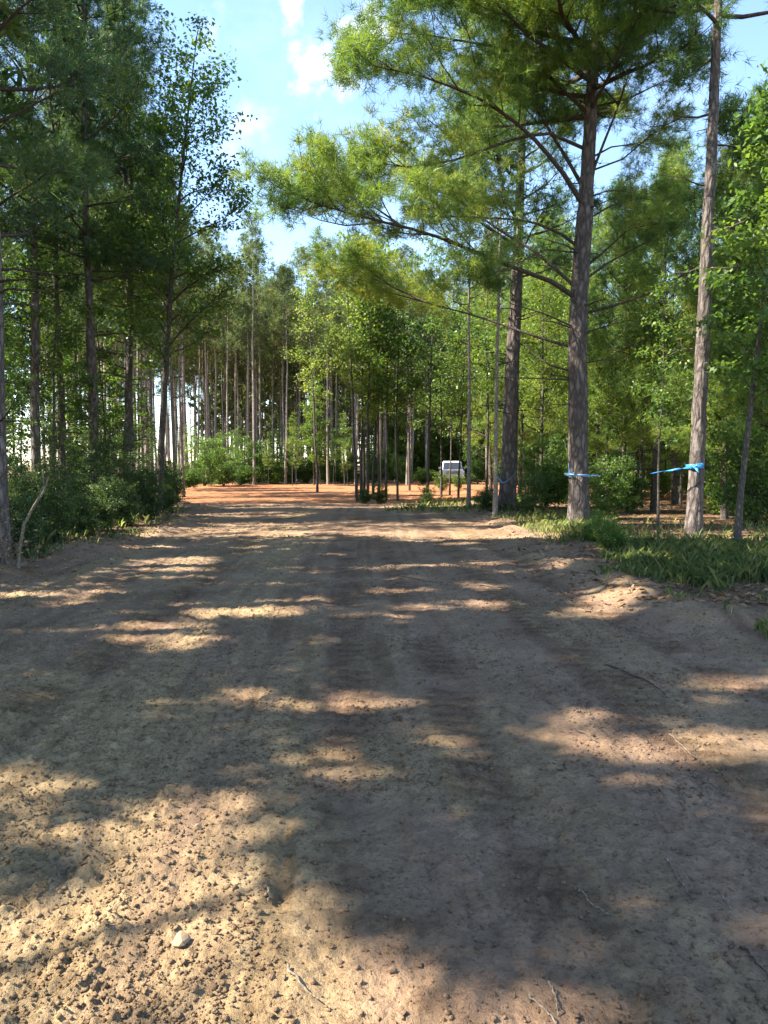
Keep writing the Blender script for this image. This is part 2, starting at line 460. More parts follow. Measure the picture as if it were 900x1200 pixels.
def build_ground():
    ys = [-600, -200, -80, -35, -18, -10, -6, -4, -3, -2.2, -1.6, -1.0, -0.5, -0.1, 0.3, 0.6, 0.9]
    y = 1.1
    while y < 70:
        ys.append(y); y += 0.0052 * (y + 0.3) if y < 10 else 0.011 * y
    while y < 3500:
        ys.append(y); y *= 1.07
    ys = np.array(ys)
    ui = np.linspace(-1, 1, 461)
    step = 2 / 460
    outer = [];
    w = step; p = 1.0
    while p < 60:
        w *= 1.22; p += w; outer.append(p)
    outer = np.array(outer)
    us = np.concatenate([-outer[::-1], ui, outer])
    hw = 0.60 * (np.maximum(ys, 0) + 1.2) + np.where(ys < 0, 0, 0)
    X = us[None, :] * hw[:, None]
    Y = np.repeat(ys[:, None], len(us), 1)
    xf, yf = X.ravel(), Y.ravel()
    z = lowz(xf, yf) + highz(xf, yf)
    far = sstep(90, 200, np.hypot(xf, yf))
    z = z * (1 - far)
    V = np.stack([xf, yf, z], 1)
    nr, nc = len(ys), len(us)
    i = np.arange(nr - 1)[:, None]; j = np.arange(nc - 1)[None, :]
    a = i * nc + j
    Q = np.stack([a, a + 1, a + nc + 1, a + nc], -1).reshape(-1, 4)
    me = mesh_np('ground', V, 4, Q, True)
    off = np.maximum(edge_left(yf) - xf, xf - edge_right(yf))
    n1 = fbm(xf * 0.5, yf * 0.5, 131, 4) - 0.5
    n2 = fbm(xf * 2.0, yf * 2.0, 141, 4) - 0.5
    inclear = sstep(29.5, 33, yf + 3 * n1) * (1 - sstep(60, 66, yf + 10 * n1 - 20 * np.exp(-((xf - 6) / 4) ** 2)))
    clear_x = sstep(-42, -36, xf) * (1 - sstep(13, 18, xf + 5 * n1))
    clr = inclear * clear_x
    litter = sstep(-0.1, 1.0, off + 1.2 * n1 + 0.8 * n2) * (1 - clr)
    litter = np.where(yf > 33, (1 - clr), litter)
    u = track_lane(xf, yf)
    sand = np.clip(sstep(0.6, -0.9, u + 2.6 * n1 + 0.8 * n2) * 0.75 * (1 - 0.75 * sstep(4, 7.5, yf)) + 0.55 * sstep(0.05, 0.35, n1 + n2 * .5), 0, 1) * (1 - sstep(12, 24, yf)) + 0.25 * sstep(0.0, 0.3, n1)
    stk = fbm(u * 5, yf * 0.16, 125, 4) - 0.5
    sand = sand + 1.7 * stk * (1 - litter)
    col = np.stack([np.clip(clr, 0, 1), np.clip(litter * 0.95, 0, 1), np.clip(sand, 0, 1), np.ones_like(xf)], 1).astype(np.float32)
    ca = me.color_attributes.new('soil', 'FLOAT_COLOR', 'POINT')
    ca.data.foreach_set('color', col.ravel())
    # pressed lanes: darker damp soil between the cross marks of the tracks
    wob = fbm(xf * 2.2, yf * 2.2, 81, 3); tr = np.zeros_like(xf)
    for c, w in LANES:
        m = np.exp(-((u - c + 0.25 * n1) / (w * 1.1)) ** 4)
        bars = 0.5 + 0.5 * np.sin((yf + 0.25 * (u - c) + 0.14 * wob) * 2 * np.pi / 0.17)
        bars = np.where(yf > 14, 0.5, bars)
        tr = np.maximum(tr, m * (0.45 + 0.55 * sstep(0.35, 0.75, bars)) * sstep(0.28, 0.5, wob + 0.25 * n1))
    tr = np.maximum(tr, 0.62 * sstep(0.50, 0.66, fbm(u * 6.5, yf * 0.11, 127, 4)) * sstep(0.30, 0.6, fbm(xf * 1.5, yf * 1.5, 128, 3)))
    ta = me.attributes.new('track', 'FLOAT', 'POINT'); ta.data.foreach_set('value', np.clip(tr * (1 - litter) * (1 - clr), 0, 1).astype(np.float32))
    o = link('ground', me, M['ground'])
    tag(o, 'graded sandy dirt track opening on an orange clay clearing', 'ground', kind='structure')
    return o
build_ground()

# ================================================================== where sunlight reaches the track
LIT = [
    [(-60, 905), (60, 893), (150, 915), (235, 925), (330, 965), (335, 1040), (425, 1075), (435, 1110), (490, 1140), (630, 1150), (670, 1215), (700, 1300), (-150, 1300)],
    [(640, 835), (720, 832), (700, 855), (800, 862), (960, 855), (960, 900), (850, 905), (720, 912), (640, 895)],
    [(840, 935), (960, 930), (960, 1000), (860, 985)],
    [(160, 705), (370, 698), (360, 714), (240, 722)],
    [(70, 735), (250, 722), (250, 760), (130, 762)],
    [(205, 785), (275, 785), (275, 806), (215, 806)],
    [(145, 818), (215, 812), (225, 835), (150, 838)],
    [(355, 800), (440, 805), (440, 838), (370, 838)],
    [(340, 740), (400, 742), (390, 760), (340, 760)],
    [(140, 655), (260, 650), (250, 672), (130, 668)],
    [(660, 688), (760, 700), (750, 735), (640, 725)],
    [(520, 700), (610, 705), (600, 718), (530, 716)],
    [(460, 860), (540, 870), (530, 890), (470, 890)],
    [(390, 606), (480, 606), (470, 622), (390, 620)],
    [(205, 583), (500, 583), (500, 570), (205, 570)],
]
DARK = [[(0, 1000), (55, 1010), (60, 1050), (0, 1070)], [(55, 935), (110, 930), (120, 965), (60, 970)], [(230, 955), (320, 965), (310, 985), (235, 975)]]
def inpoly(px, py, poly):
    r = np.zeros(px.shape, bool)
    n = len(poly)
    for i in range(n):
        x1, y1 = poly[i]; x2, y2 = poly[(i + 1) % n]
        if y1 == y2: continue
        c = ((y1 > py) != (y2 > py)) & (px < (x2 - x1) * (py - y1) / (y2 - y1) + x1)
        r ^= c
    return r
def lit_gap(W):
    """True for points whose shadow would fall in a sunlit patch of the track"""
    t = W[:, 2] / SUN[2]
    gx = W[:, 0] - SUN[0] * t; gy = W[:, 1] - SUN[1] * t
    gx = gx + 0.5 * (fbm(gx * 1.6, gy * 1.6, 201, 3) - .5); gy = gy + 0.5 * (fbm(gx * 1.6 + 9, gy * 1.6, 211, 3) - .5)
    px, py, dep = to_pix(gx, gy)
    r = np.zeros(len(W), bool)
    ok = (dep > 0.8)
    for P in LIT:
        r |= inpoly(px, py, P)
    r |= fbm(gx * 0.75, gy * 2.0, 221, 3) > 0.66
    for P in DARK:
        r &= ~inpoly(px, py, P)
    return r & ok

# ================================================================== foliage
def tufts_to_needles(C, D, rng, k=12, nl=0.2, w=0.010, spread=0.85, tint=None):
    n = len(C)
    d = unit(D[:, None, :] * 0.55 + spread * unit(rng.normal(size=(n, k, 3))))
    ln = nl * rng.uniform(0.7, 1.2, (n, k, 1))
    b = C[:, None, :] + rng.normal(size=(n, k, 3)) * 0.025
    s = unit(np.cross(d, rng.normal(size=(n, k, 3)))) * w * 0.5
    tip = b + d * ln - np.array([0, 0, 0.12]) * ln * rng.uniform(0, 1, (n, k, 1))
    V = np.stack([b - s, b + s, tip], 2).reshape(-1, 3)
    tt = np.repeat(np.clip(tint, 0, 1)[:, None], k * 3, 1).ravel()
    return V, tt

def leaves_to_quads(C, rng, size=0.1, tint=None, flat=0.6, D=None):
    n = len(C)
    nrm_ = unit(rng.normal(size=(n, 3)) * (1 - flat) + np.array([0, 0, 1.0]) * flat + 1e-6)
    d = rng.normal(size=(n, 3))
    if D is not None: d = d * 0.8 + D
    d = unit(d - nrm_ * (d * nrm_).sum(1, keepdims=True))
    s = np.cross(nrm_, d)
    l = size * rng.uniform(0.6, 1.25, (n, 1)); w = l * rng.uniform(0.45, 0.75, (n, 1)) * 0.5
    droop = np.array([0, 0, -0.18]) * l
    V = np.stack([C, C + d * l * 0.45 + s * w, C + d * l + droop, C + d * l * 0.45 - s * w], 1).reshape(-1, 3)
    return V, np.repeat(np.clip(tint, 0, 1), 4)

def limb_path(p0, az, el0, el1, L, rng, n=6, wob=0.06):
    pts = [np.array(p0, float)]
    a = az
    for i in range(n):
        f = (i + 0.5) / n
        e = el0 + (el1 - el0) * f + rng.normal() * wob
        a += rng.normal() * wob * 1.6
        pts.append(pts[-1] + L / n * np.array([math.cos(e) * math.cos(a), math.cos(e) * math.sin(a), math.sin(e)]))
    return np.array(pts)

def along(P, f):
    """point and tangent at fraction f of polyline"""
    x = np.clip(f, 0, 0.9999) * (len(P) - 1)
    i = int(x); t = x - i
    return P[i] * (1 - t) + P[i + 1] * t, unit(P[i + 1] - P[i])

def dress_limb(P, r0, rng, tubes, C, D, T, tb=0.4, start=0.35, spacing=0.30, sec=0.42, tsp=0.15, smax=1.6, up=0.25, twigs=True):
    """side shoots and needle tufts on one limb"""
    L = np.linalg.norm(np.diff(P, axis=0), axis=1).sum()
    m = max(3, int(L * (1 - start) / spacing))
    base_t = tb + rng.normal() * 0.17
    for i in range(m + 2):
        f = start + (1 - start) * min(1.0, (i + rng.uniform(0.1, 0.9)) / m)
        p, t = along(P, f)
        side = unit(np.cross(t, [0, 0, 1.0]))
        sg = 1 if i % 2 else -1
        ang = rng.uniform(0.5, 1.15)
        d = unit(t * math.cos(ang) + sg * side * math.sin(ang) * rng.uniform(0.5, 1) + np.array([0, 0, rng.normal() * 0.28 + up]))
        l = min(smax, (sec * L * (1.05 - 0.75 * f) + 0.25) * rng.uniform(0.6, 1.15))
        q = np.array([p, p + d * l * 0.5 + np.array([0, 0, 0.02 * l]), p + d * l + np.array([0, 0, 0.14 * l])])
        if twigs:
            tubes.add(q, np.array([0.35, 0.24, 0.1]) * r0 * (1.1 - 0.6 * f) + 0.003, 3)
        nt = max(2, int(l * 0.8 / tsp))
        for kk in range(nt):
            g = 0.42 + 0.58 * (kk + rng.uniform(0, 1)) / nt
            c, tt = along(q, g)
            jit = rng.normal(size=3) * 0.13 * min(1.3, 0.4 + l)
            C.append(c + jit); D.append(unit(tt + jit * 1.5 + np.array([0, 0, 0.35])))
            T.append(base_t + rng.normal() * 0.13)

def pine_mesh(seed, H, r0, cb=0.45, R=3.0, nl=44, k=12, nlen=0.20, nw=0.011, lean=(0, 0), tb=0.4, asym=None, dead=8, spacing=0.30, tsp=0.15,
              wob=0.05, seg=10, gap_at=None, mats=('bark', 'limb', 'needle'), bottom_r=None, name='pine', rows=None, trunk_path=None, trunk_r=None, extra_limbs=None,
              split_limbs=False, zmax_trunk=1.0, rough=0.0, up0=0.05, prof_pow=0.75, smax=1.6, mul=6, clump=0.17, st0=0.30):
    rng = np.random.default_rng(seed)
    n = rows or 12
    if trunk_path is None:
        zs = np.linspace(-0.25, H, n)
        wx = np.cumsum(rng.normal(size=n) * wob) * np.sqrt(np.clip(zs / H, 0, 1)); wy = np.cumsum(rng.normal(size=n) * wob) * np.sqrt(np.clip(zs / H, 0, 1))
        wx -= wx[0]; wy -= wy[0]
        TP = np.stack([wx + lean[0] * zs / H, wy + lean[1] * zs / H, zs], 1)
        fr = np.clip(zs / H, 0, 1)
        TR = r0 * (1 - 0.93 * fr ** 1.15) * (1 + 0.28 * np.exp(-np.maximum(zs, 0) / 0.35))
    else:
        TP = np.array(trunk_path, float); TR = np.array(trunk_r, float)
    tk = Tubes(); tk.add(TP, TR, seg, rough=rough, seed=seed)
    br = Tubes(); C = []; D = []; T = []
    limbs = []
    def trunk_at(z):
        return np.array([np.interp(z, TP[:, 2], TP[:, 0]), np.interp(z, TP[:, 2], TP[:, 1]), z]), float(np.interp(z, TP[:, 2], TR))
    az = rng.uniform(0, 6.28)
    for i in range(nl):
        s = (i + rng.uniform(0, 1)) / nl
        z = H * (cb + (0.985 - cb) * s)
        az += 2.4 + rng.normal() * 0.4
        prof = (1 - s) ** prof_pow * min(1, 0.62 + 1.5 * s)
        L = R * prof * rng.uniform(0.65, 1.15) + 0.35
        if asym is not None:
            L *= 1 + asym[1] * math.cos(az - asym[0])
        p, tr = trunk_at(z)
        el0 = up0 + 0.75 * s + rng.normal() * 0.12
        P = limb_path(p, az, el0, el0 + 0.35 + rng.normal() * 0.15, L, rng)
        lr = max(0.012, min(tr * 0.55, 0.012 + 0.014 * L))
        limbs.append((P, lr, st0 + 0.1 * rng.uniform(), True))
    for (P, lr, st, leafy) in (extra_limbs or []):
        limbs.append((np.array(P, float), lr * 0.68, st, leafy))
    for i in range(dead):
        z = H * cb * rng.uniform(0.35, 1.0)
        p, tr = trunk_at(z)
        L = rng.uniform(0.3, 1.5)
        P = limb_path(p, rng.uniform(0, 6.28), rng.uniform(-0.15, 0.3), rng.uniform(-0.3, 0.4), L, rng, 4, 0.12)
        limbs.append((P, 0.016 + 0.008 * L, 1, False))
    single = []
    for P, lr, st, leafy in limbs:
        t = Tubes() if split_limbs else br
        m = len(P)
        t.add(P, lr * np.linspace(1.15, 0.2, m), 5 if split_limbs else 4)
        if leafy:
            dress_limb(P, lr, rng, t, C, D, T, tb, st, spacing, tsp=tsp, smax=smax)
        elif split_limbs or rng.uniform() < 0.5:
            for q in range(3):
                pp, tt = along(P, rng.uniform(0.4, 1))
                e = pp + unit(tt + rng.normal(size=3) * 0.7) * rng.uniform(0.2, 0.5)
                t.add(np.array([pp, (pp + e) / 2 + rng.normal(size=3) * 0.03, e]), np.array([0.4, 0.3, 0.12]) * lr, 3)
        if split_limbs: single.append(t)
    C = np.array(C); D = np.array(D); T = np.array(T)
    off_ = rng.normal(size=(len(C), mul, 3)) * clump * np.array([1, 1, 0.7]); off_[:, 0] = 0
    C = (C[:, None, :] + off_).reshape(-1, 3)
    D = unit((D[:, None, :] + off_ * 2.0).reshape(-1, 3)); T = np.repeat(T, mul) + rng.normal(size=len(C)) * 0.06
    if gap_at is not None:
        keep = ~lit_gap(C + np.array(gap_at))
        C, D, T = C[keep], D[keep], T[keep]
    V, tt = tufts_to_needles(C, D, rng, k, nlen, nw, tint=T)
    out = {'trunk': (tk.mesh(name + '_trunk'), M[mats[0]])}
    if split_limbs:
        out['branch'] = [(t.mesh(name + '_branch'), M[mats[1]]) for t in single]
    else:
        out['branches'] = (br.mesh(name + '_branches'), M[mats[1]])
    out['crown'] = (mesh_np(name + '_crown', V, 3, tint=tt), M[mats[2]])
    return out

def leafy_mesh(seed, H, r0, cb=0.25, R=2.0, nl=26, nleaf=9000, size=0.11, stems=1, lean=0.0, mats=('bark_small', 'limb', 'leaf'), tb=0.45, el=(0.5, 0.9),
               name='leafy', wob=0.07, seg=7, prof=0.6, cluster=0.22, flat=0.55, stemspread=0.3):
    rng = np.random.default_rng(seed)
    tk = Tubes(); br = Tubes(); twig = []
    for s_ in range(stems):
        h = H * rng.uniform(0.40, 1.2) if stems > 1 else H
        n = 9
        zs = np.linspace(-0.1, h, n)
        a = rng.uniform(0, 6.28); sp = (stemspread * h if stems > 1 else 0) * rng.uniform(0.4, 1)
        fr = np.clip(zs / h, 0, 1)
        wx = np.cumsum(rng.normal(size=n) * wob) * fr + sp * math.cos(a) * fr + lean * fr ** 1.3
        wy = np.cumsum(rng.normal(size=n) * wob) * fr + sp * math.sin(a) * fr
        TP = np.stack([wx, wy, zs], 1)
        TR = r0 * (1 - 0.9 * fr) * (1 + 0.2 * np.exp(-np.maximum(zs, 0) / 0.2))
        tk.add(TP, TR, seg)
        az = rng.uniform(0, 6.28)
        m = max(5, nl // stems)
        for i in range(m):
            s = (i + rng.uniform()) / m
            z = h * (cb + (0.98 - cb) * s)
            az += 2.4 + rng.normal() * 0.5
            L = R * ((1 - s) ** prof * min(1, 0.6 + 2 * s)) * rng.uniform(0.6, 1.2) + 0.15 * R
            p = np.array([np.interp(z, TP[:, 2], TP[:, 0]), np.interp(z, TP[:, 2], TP[:, 1]), z])
            P = limb_path(p, az, rng.uniform(*el), rng.uniform(0.0, 0.7), L, rng, 5, 0.13)
            lr = max(0.006, min(float(np.interp(z, TP[:, 2], TR)) * 0.6, 0.01 * L + 0.004))
            br.add(P, lr * np.linspace(1, 0.2, len(P)), 4)
            twig.append((P, L, 0.25))
            for j in range(max(2, int(L / 0.35))):
                f = rng.uniform(0.25, 0.95)
                q, t = along(P, f)
                d = unit(t + rng.normal(size=3) * 0.75)
                l = L * rng.uniform(0.2, 0.5) * (1.2 - f * .6) + 0.12
                Q = np.array([q, q + d * l * .5, q + d * l + np.array([0, 0, -.05 * l])])
                br.add(Q, lr * np.array([0.45, 0.3, 0.12]), 3)
                twig.append((Q, l, 0.1))
    W = np.array([t[1] for t in twig]); W = W / W.sum()
    cnt = rng.multinomial(nleaf, W)
    C = []; T = []
    for (P, L, st), c in zip(twig, cnt):
        if c == 0: continue
        f = np.clip(rng.uniform(st, 1.05, c), 0, 0.999) * (len(P) - 1)
        i = f.astype(int); t = (f - i)[:, None]
        C.append(P[i] * (1 - t) + P[np.minimum(i + 1, len(P) - 1)] * t + rng.normal(size=(c, 3)) * cluster * np.array([1, 1, 0.6]) * min(1, 0.4 + L * .5))
        T.append(tb + rng.normal() * 0.12 + rng.normal(size=c) * 0.14)
    C = np.concatenate(C); T = np.concatenate(T)
    C[:, 2] = np.maximum(C[:, 2], 0.04)
    V, tt = leaves_to_quads(C, rng, size, T, flat)
    return {'trunk' if stems == 1 else 'stems': (tk.mesh(name + '_trunk'), M[mats[0]]), 'branches': (br.mesh(name + '_branches'), M[mats[1]]),
            'crown' if stems == 1 else 'foliage': (mesh_np(name + '_leaves', V, 4, tint=tt), M[mats[2]])}

def plant(proto, name, label, cat, x, y, rz=0.0, s=1.0, sz=None, group=None, crown_mat=None, tilt=None):
    z = gz(x, y) - 0.03
    t = thing(name, label, cat, (x, y, z), rz, (s, s, sz or s), group)
    if tilt: t.rotation_euler = (tilt[0], tilt[1], rz)
    for pn, pm in proto.items():
        if isinstance(pm, list):
            for me, mat in pm: link(pn, me, mat, t)
        else:
            o = link(pn, pm[0], pm[1], t)
            if pn in ('branches', 'stems'): o['kind'] = 'stuff'
            if crown_mat is not None and pn in ('crown', 'foliage'):
                o.material_slots[0].link = 'OBJECT'; o.material_slots[0].material = crown_mat
    return t

R_ = random.Random(7)

# ================================================================== the big pine right of the track
AX = gp(678, 620)
def rel(px, py, Y, base): return atd(px, py, Y) - base
ay = AX[1]
path_px = [(678, 640), (678, 622), (678, 600), (678, 560), (677, 520), (677, 480), (677, 440), (677, 400), (679, 350), (682, 300), (685, 260), (688, 215), (691, 160), (694, 100), (699, 40), (704, -30), (708, -100), (712, -180), (716, -260), (720, -330)]
rad_px = [25, 19.5, 15.8, 14.5, 14.2, 14, 13.8, 13.4, 12.8, 12.2, 11.6, 10.3, 9.2, 8.2, 7.3, 6.3, 5.2, 4.0, 2.6, 1]
AB = np.array([AX[0], ay, 0.0])
TPA = np.array([rel(px, py, ay, AB) for px, py in path_px])
TRA = np.array(rad_px) * 0.77 * ay / 900.0
# resample trunk finely
zz = np.linspace(TPA[0, 2], TPA[-1, 2], 150)
o_ = np.argsort(TPA[:, 2])
TPA2 = np.stack([np.interp(zz, TPA[o_, 2], TPA[o_, 0]), np.interp(zz, TPA[o_, 2], TPA[o_, 1]), zz], 1)
TRA2 = np.interp(zz, TPA[o_, 2], TRA[o_])
def LP(pts, dy, n=10):
    """limb polyline given in picture points with a depth drift dy (metres) to its tip"""
    k = len(pts)
    q = np.array([rel(px, py, ay + dy * (i / (k - 1)) ** 1.2, AB) for i, (px, py) in enumerate(pts)])
    f = np.linspace(0, k - 1, n); i = np.minimum(f.astype(int), k - 2); t = (f - i)[:, None]
    return q[i] * (1 - t) + q[i + 1] * t
ex = [
    (LP([(677, 354), (648, 334), (610, 320), (560, 300), (500, 276), (440, 262), (395, 250), (362, 240)], -3.0, 14), 0.085, 0.42, True),
    (LP([(470, 268), (430, 240), (405, 212), (382, 190)], -1.6), 0.035, 0.15, True),
    (LP([(450, 264), (405, 268), (375, 262), (345, 250)], -3.0), 0.03, 0.2, True),
    (LP([(500, 358), (460, 340), (420, 312), (395, 305)], 1.6), 0.03, 0.3, True),
    (LP([(680, 294), (655, 276), (620, 262), (560, 258), (500, 257)], -1.0), 0.06, 0.45, True),
    (LP([(684, 246), (664, 212), (632, 172), (596, 140), (548, 112), (490, 92), (440, 82)], -2.0, 12), 0.085, 0.42, True),
    (LP([(686, 228), (668, 196), (640, 150), (610, 100), (585, 40)], 1.2), 0.07, 0.35, True),
    (LP([(688, 226), (700, 190), (724, 130), (740, 80), (756, 30)], -0.6), 0.055, 0.45, True),
    (LP([(724, 126), (712, 112), (702, 102), (680, 105), (655, 92)], -0.6), 0.03, 0.5, True),
    (LP([(684, 318), (706, 300), (735, 274), (762, 266)], -0.8), 0.05, 0.55, True),
    (LP([(684, 332), (712, 312), (748, 292), (784, 278)], 0.9), 0.045, 0.4, True),
    (LP([(680, 372), (720, 362), (760, 348), (800, 326), (840, 300)], -1.4), 0.05, 0.7, False),
    (LP([(677, 412), (640, 402), (600, 388), (560, 374), (500, 358), (450, 344), (405, 330)], 2.0, 12), 0.05, 0.5, True),
    (LP([(677, 440), (645, 432), (625, 418), (605, 398)], 0.7), 0.04, 1, False),
    (LP([(677, 449), (630, 447), (590, 446), (545, 447)], -0.6), 0.03, 1, False),
    (LP([(677, 498), (645, 497), (612, 494)], 0.5), 0.02, 1, False),
    (LP([(677, 476), (650, 478), (630, 472)], -0.5), 0.02, 1, False),
    (LP([(680, 430), (712, 424), (735, 410), (760, 402)], -0.6), 0.022, 1, False),
    (LP([(690, 180), (640, 158), (590, 170), (540, 190), (480, 200), (450, 196)], -1.4, 12), 0.06, 0.42, True),
    (LP([(680, 345), (630, 300), (580, 270), (530, 232), (470, 215)], 1.4, 12), 0.06, 0.5, True),
    (LP([(692, 140), (640, 90), (590, 60), (530, 50), (470, 40), (430, 80)], -1.8, 12), 0.06, 0.42, True),
    (LP([(695, 90), (650, 40), (600, 10), (540, -10), (480, 0)], -1.0, 12), 0.06, 0.42, True),
    (LP([(686, 262), (715, 245), (750, 236), (785, 240)], 1.2), 0.035, 0.4, True),
    (LP([(690, 205), (730, 190), (765, 160), (790, 150)], -1.0), 0.035, 0.4, True),
    (LP([(692, 130), (735, 120), (775, 100), (800, 95)], 0.5), 0.04, 0.4, True),
    (LP([(680, 390), (640, 372), (600, 360), (570, 340)], -1.5), 0.03, 0.7, True),
    (LP([(680, 300), (640, 296), (590, 320), (560, 330)], -1.5), 0.03, 0.6, True),
    (LP([(690, 190), (716, 176), (745, 172), (770, 180)], 0.8), 0.035, 0.5, True),
]
hero = pine_mesh(101, float(zz[-1]), 0.3, cb=0.52, R=4.4, nl=66, k=14, nlen=0.21, nw=0.0125, mul=8, clump=.12, st0=0.16, asym=(math.pi, 0.25), dead=16, spacing=0.24, tsp=0.13, tb=0.52,
                 seg=40, trunk_path=TPA2, trunk_r=TRA2, extra_limbs=ex, split_limbs=True, rough=0.16, mats=('bark', 'limb', 'needle_sun'), name='big_pine', prof_pow=0.55, smax=1.5)
plant(hero, 'pine_tree', 'largest pine right of the track, thick bare trunk with crooked dead limbs and wide crown', 'tree', AX[0], AX[1])

# second pine behind it
BX = gp(594, 601)
second = pine_mesh(111, 17.5, 0.27, cb=0.42, R=3.6, nl=40, k=12, nlen=0.25, nw=0.018, mul=7, clump=.2, dead=14, spacing=0.3, tsp=0.17, lean=(0.6, 0.0), seg=28, rows=90, wob=0.012, rough=0.14,
                   split_limbs=True, mats=('bark', 'limb', 'needle_sun'), name='second_pine', tb=0.42, asym=(math.pi * .9, .25))
plant(second, 'pine_tree', 'thick dark trunked pine left of the largest pine, pale sling round its foot', 'tree', BX[0], BX[1])

# slim pine at right with the blue tape
EX = gp(812, 634)
slim = pine_mesh(121, 18.5, 0.150, cb=0.53, R=3.6, nl=44, k=12, nlen=0.25, nw=0.014, mul=7, dead=10, spacing=0.28, tsp=0.15, lean=(0.5, 0.1), seg=28, rows=110, wob=0.006, rough=0.16,
                 split_limbs=True, mats=('bark', 'limb', 'needle_sun'), name='slim_pine', tb=0.35)
plant(slim, 'pine_tree', 'slim straight pine at right with blue tape tied round its trunk', 'tree', EX[0], EX[1])

# ================================================================== shared kinds of tree
PL = [pine_mesh(200 + i, 20, 0.135, cb=(0.30, 0.37, 0.34)[i], R=(2.4, 2.2, 2.5)[i], nl=56, k=12, nlen=0.25, nw=0.019, mul=6, clump=.23, dead=16, spacing=0.34, tsp=0.18, tb=0.30, seg=12, rows=20, name='row_pine') for i in range(3)]
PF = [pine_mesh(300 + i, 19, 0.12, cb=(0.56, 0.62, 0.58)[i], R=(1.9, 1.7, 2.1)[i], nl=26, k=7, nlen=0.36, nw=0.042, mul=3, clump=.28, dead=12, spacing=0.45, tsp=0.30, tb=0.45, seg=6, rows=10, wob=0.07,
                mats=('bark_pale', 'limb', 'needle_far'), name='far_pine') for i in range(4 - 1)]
HW = [leafy_mesh(400 + i, (14, 12, 11)[i], (0.13, 0.10, 0.09)[i], cb=(0.30, 0.22, 0.25)[i], R=(2.5, 2.4, 2.0)[i], nl=44, nleaf=12500, size=0.125, name='hardwood', prof=0.5) for i in range(3)]
SP = [leafy_mesh(500 + i, (9, 8, 10, 7)[i], (0.055, 0.05, 0.06, 0.045)[i], cb=(0.25, 0.3, 0.35, 0.22)[i], R=(1.4, 1.2, 1.3, 1.2)[i], nl=26, nleaf=4800, size=0.125, name='sapling', el=(0.2, 0.7)) for i in range(4)]
BU = [leafy_mesh(600 + i, (1.8, 2.2, 1.5, 2.0)[i], 0.016, cb=0.03, R=(0.8, 0.9, 0.8, 0.7)[i], nl=64, nleaf=6500, size=0.085, stems=(8, 7, 9, 7)[i], stemspread=0.45, name='shrub', cluster=0.15, flat=0.45, wob=0.05, mats=('limb', 'limb', 'leaf_dark')) for i in range(4)]

PN = pine_mesh(215, 20, 0.15, cb=0.34, R=1.6, nl=44, k=12, nlen=0.25, nw=0.019, dead=14, spacing=0.34, tsp=0.18, tb=0.35, seg=12, rows=20, mul=4, clump=.2, name='narrow_pine')
SQ = [leafy_mesh(520 + i, (10, 9, 10.5, 8.5)[i], (0.055, 0.05, 0.06, 0.045)[i], cb=(0.3, 0.35, 0.4, 0.3)[i], R=(1.4, 1.2, 1.3, 1.2)[i], nl=26, nleaf=2500, size=0.125, name='open_sapling', el=(0.2, 0.8), wob=0.09) for i in range(4)]
# ------------------------------------------------------------------ left of the track
def at_px(px, py): return gp(px, py)
left_pines = [
    (4, 666, 0, 0.80, 'nearest pine at the left edge, dark trunk cut by the picture edge'),
    (45, 612, 1, 1.0, 'dark pine at left with a doubled looking trunk above the bare bent stick'),
    (113, 609, 2, 0.98, 'straight dark pine at left standing behind the weeds, right of the doubled trunk'),
    (155, 601, 3, 0.95, 'right hand pine of the V pair on the left edge of the track'),
]
for i, (px, py, k, s, lab) in enumerate(left_pines):
    p = at_px(px, py)
    plant((PL + [PN])[k], 'pine_tree', lab, 'tree', p[0], p[1], 1.3 * i + 0.4, s, group='pines along the left edge')
p = at_px(147, 601)
t = plant(PN, 'pine_tree', 'left hand pine of the V pair, trunk leaning away to the left', 'tree', p[0], p[1], 2.2, 0.82, group='pines along the left edge', tilt=(0, math.radians(-4.5)))
p = at_px(52, 610)
plant(PL[2], 'pine_tree', 'thinner pine close behind the doubled looking dark trunk at left', 'tree', p[0] + .1, p[1] + 1.0, 4.2, 0.8, group='pines along the left edge')
p = at_px(206, 589)
plant(PF[1], 'pine_tree', 'thin dark pole of a pine where the left trees meet the orange clearing', 'tree', p[0], p[1], 0.5, 0.72)
p = at_px(186, 604)
hw0 = leafy_mesh(431, 14.2, 0.12, cb=0.28, R=2.7, nl=40, nleaf=17000, size=0.13, tb=0.62, name='edge_hardwood', prof=0.4, lean=1.5, cluster=0.26)
plant(hw0, 'broadleaf_tree', 'tall broadleaf tree with loose leafy crown against the sky at left', 'tree', p[0], p[1], 0)
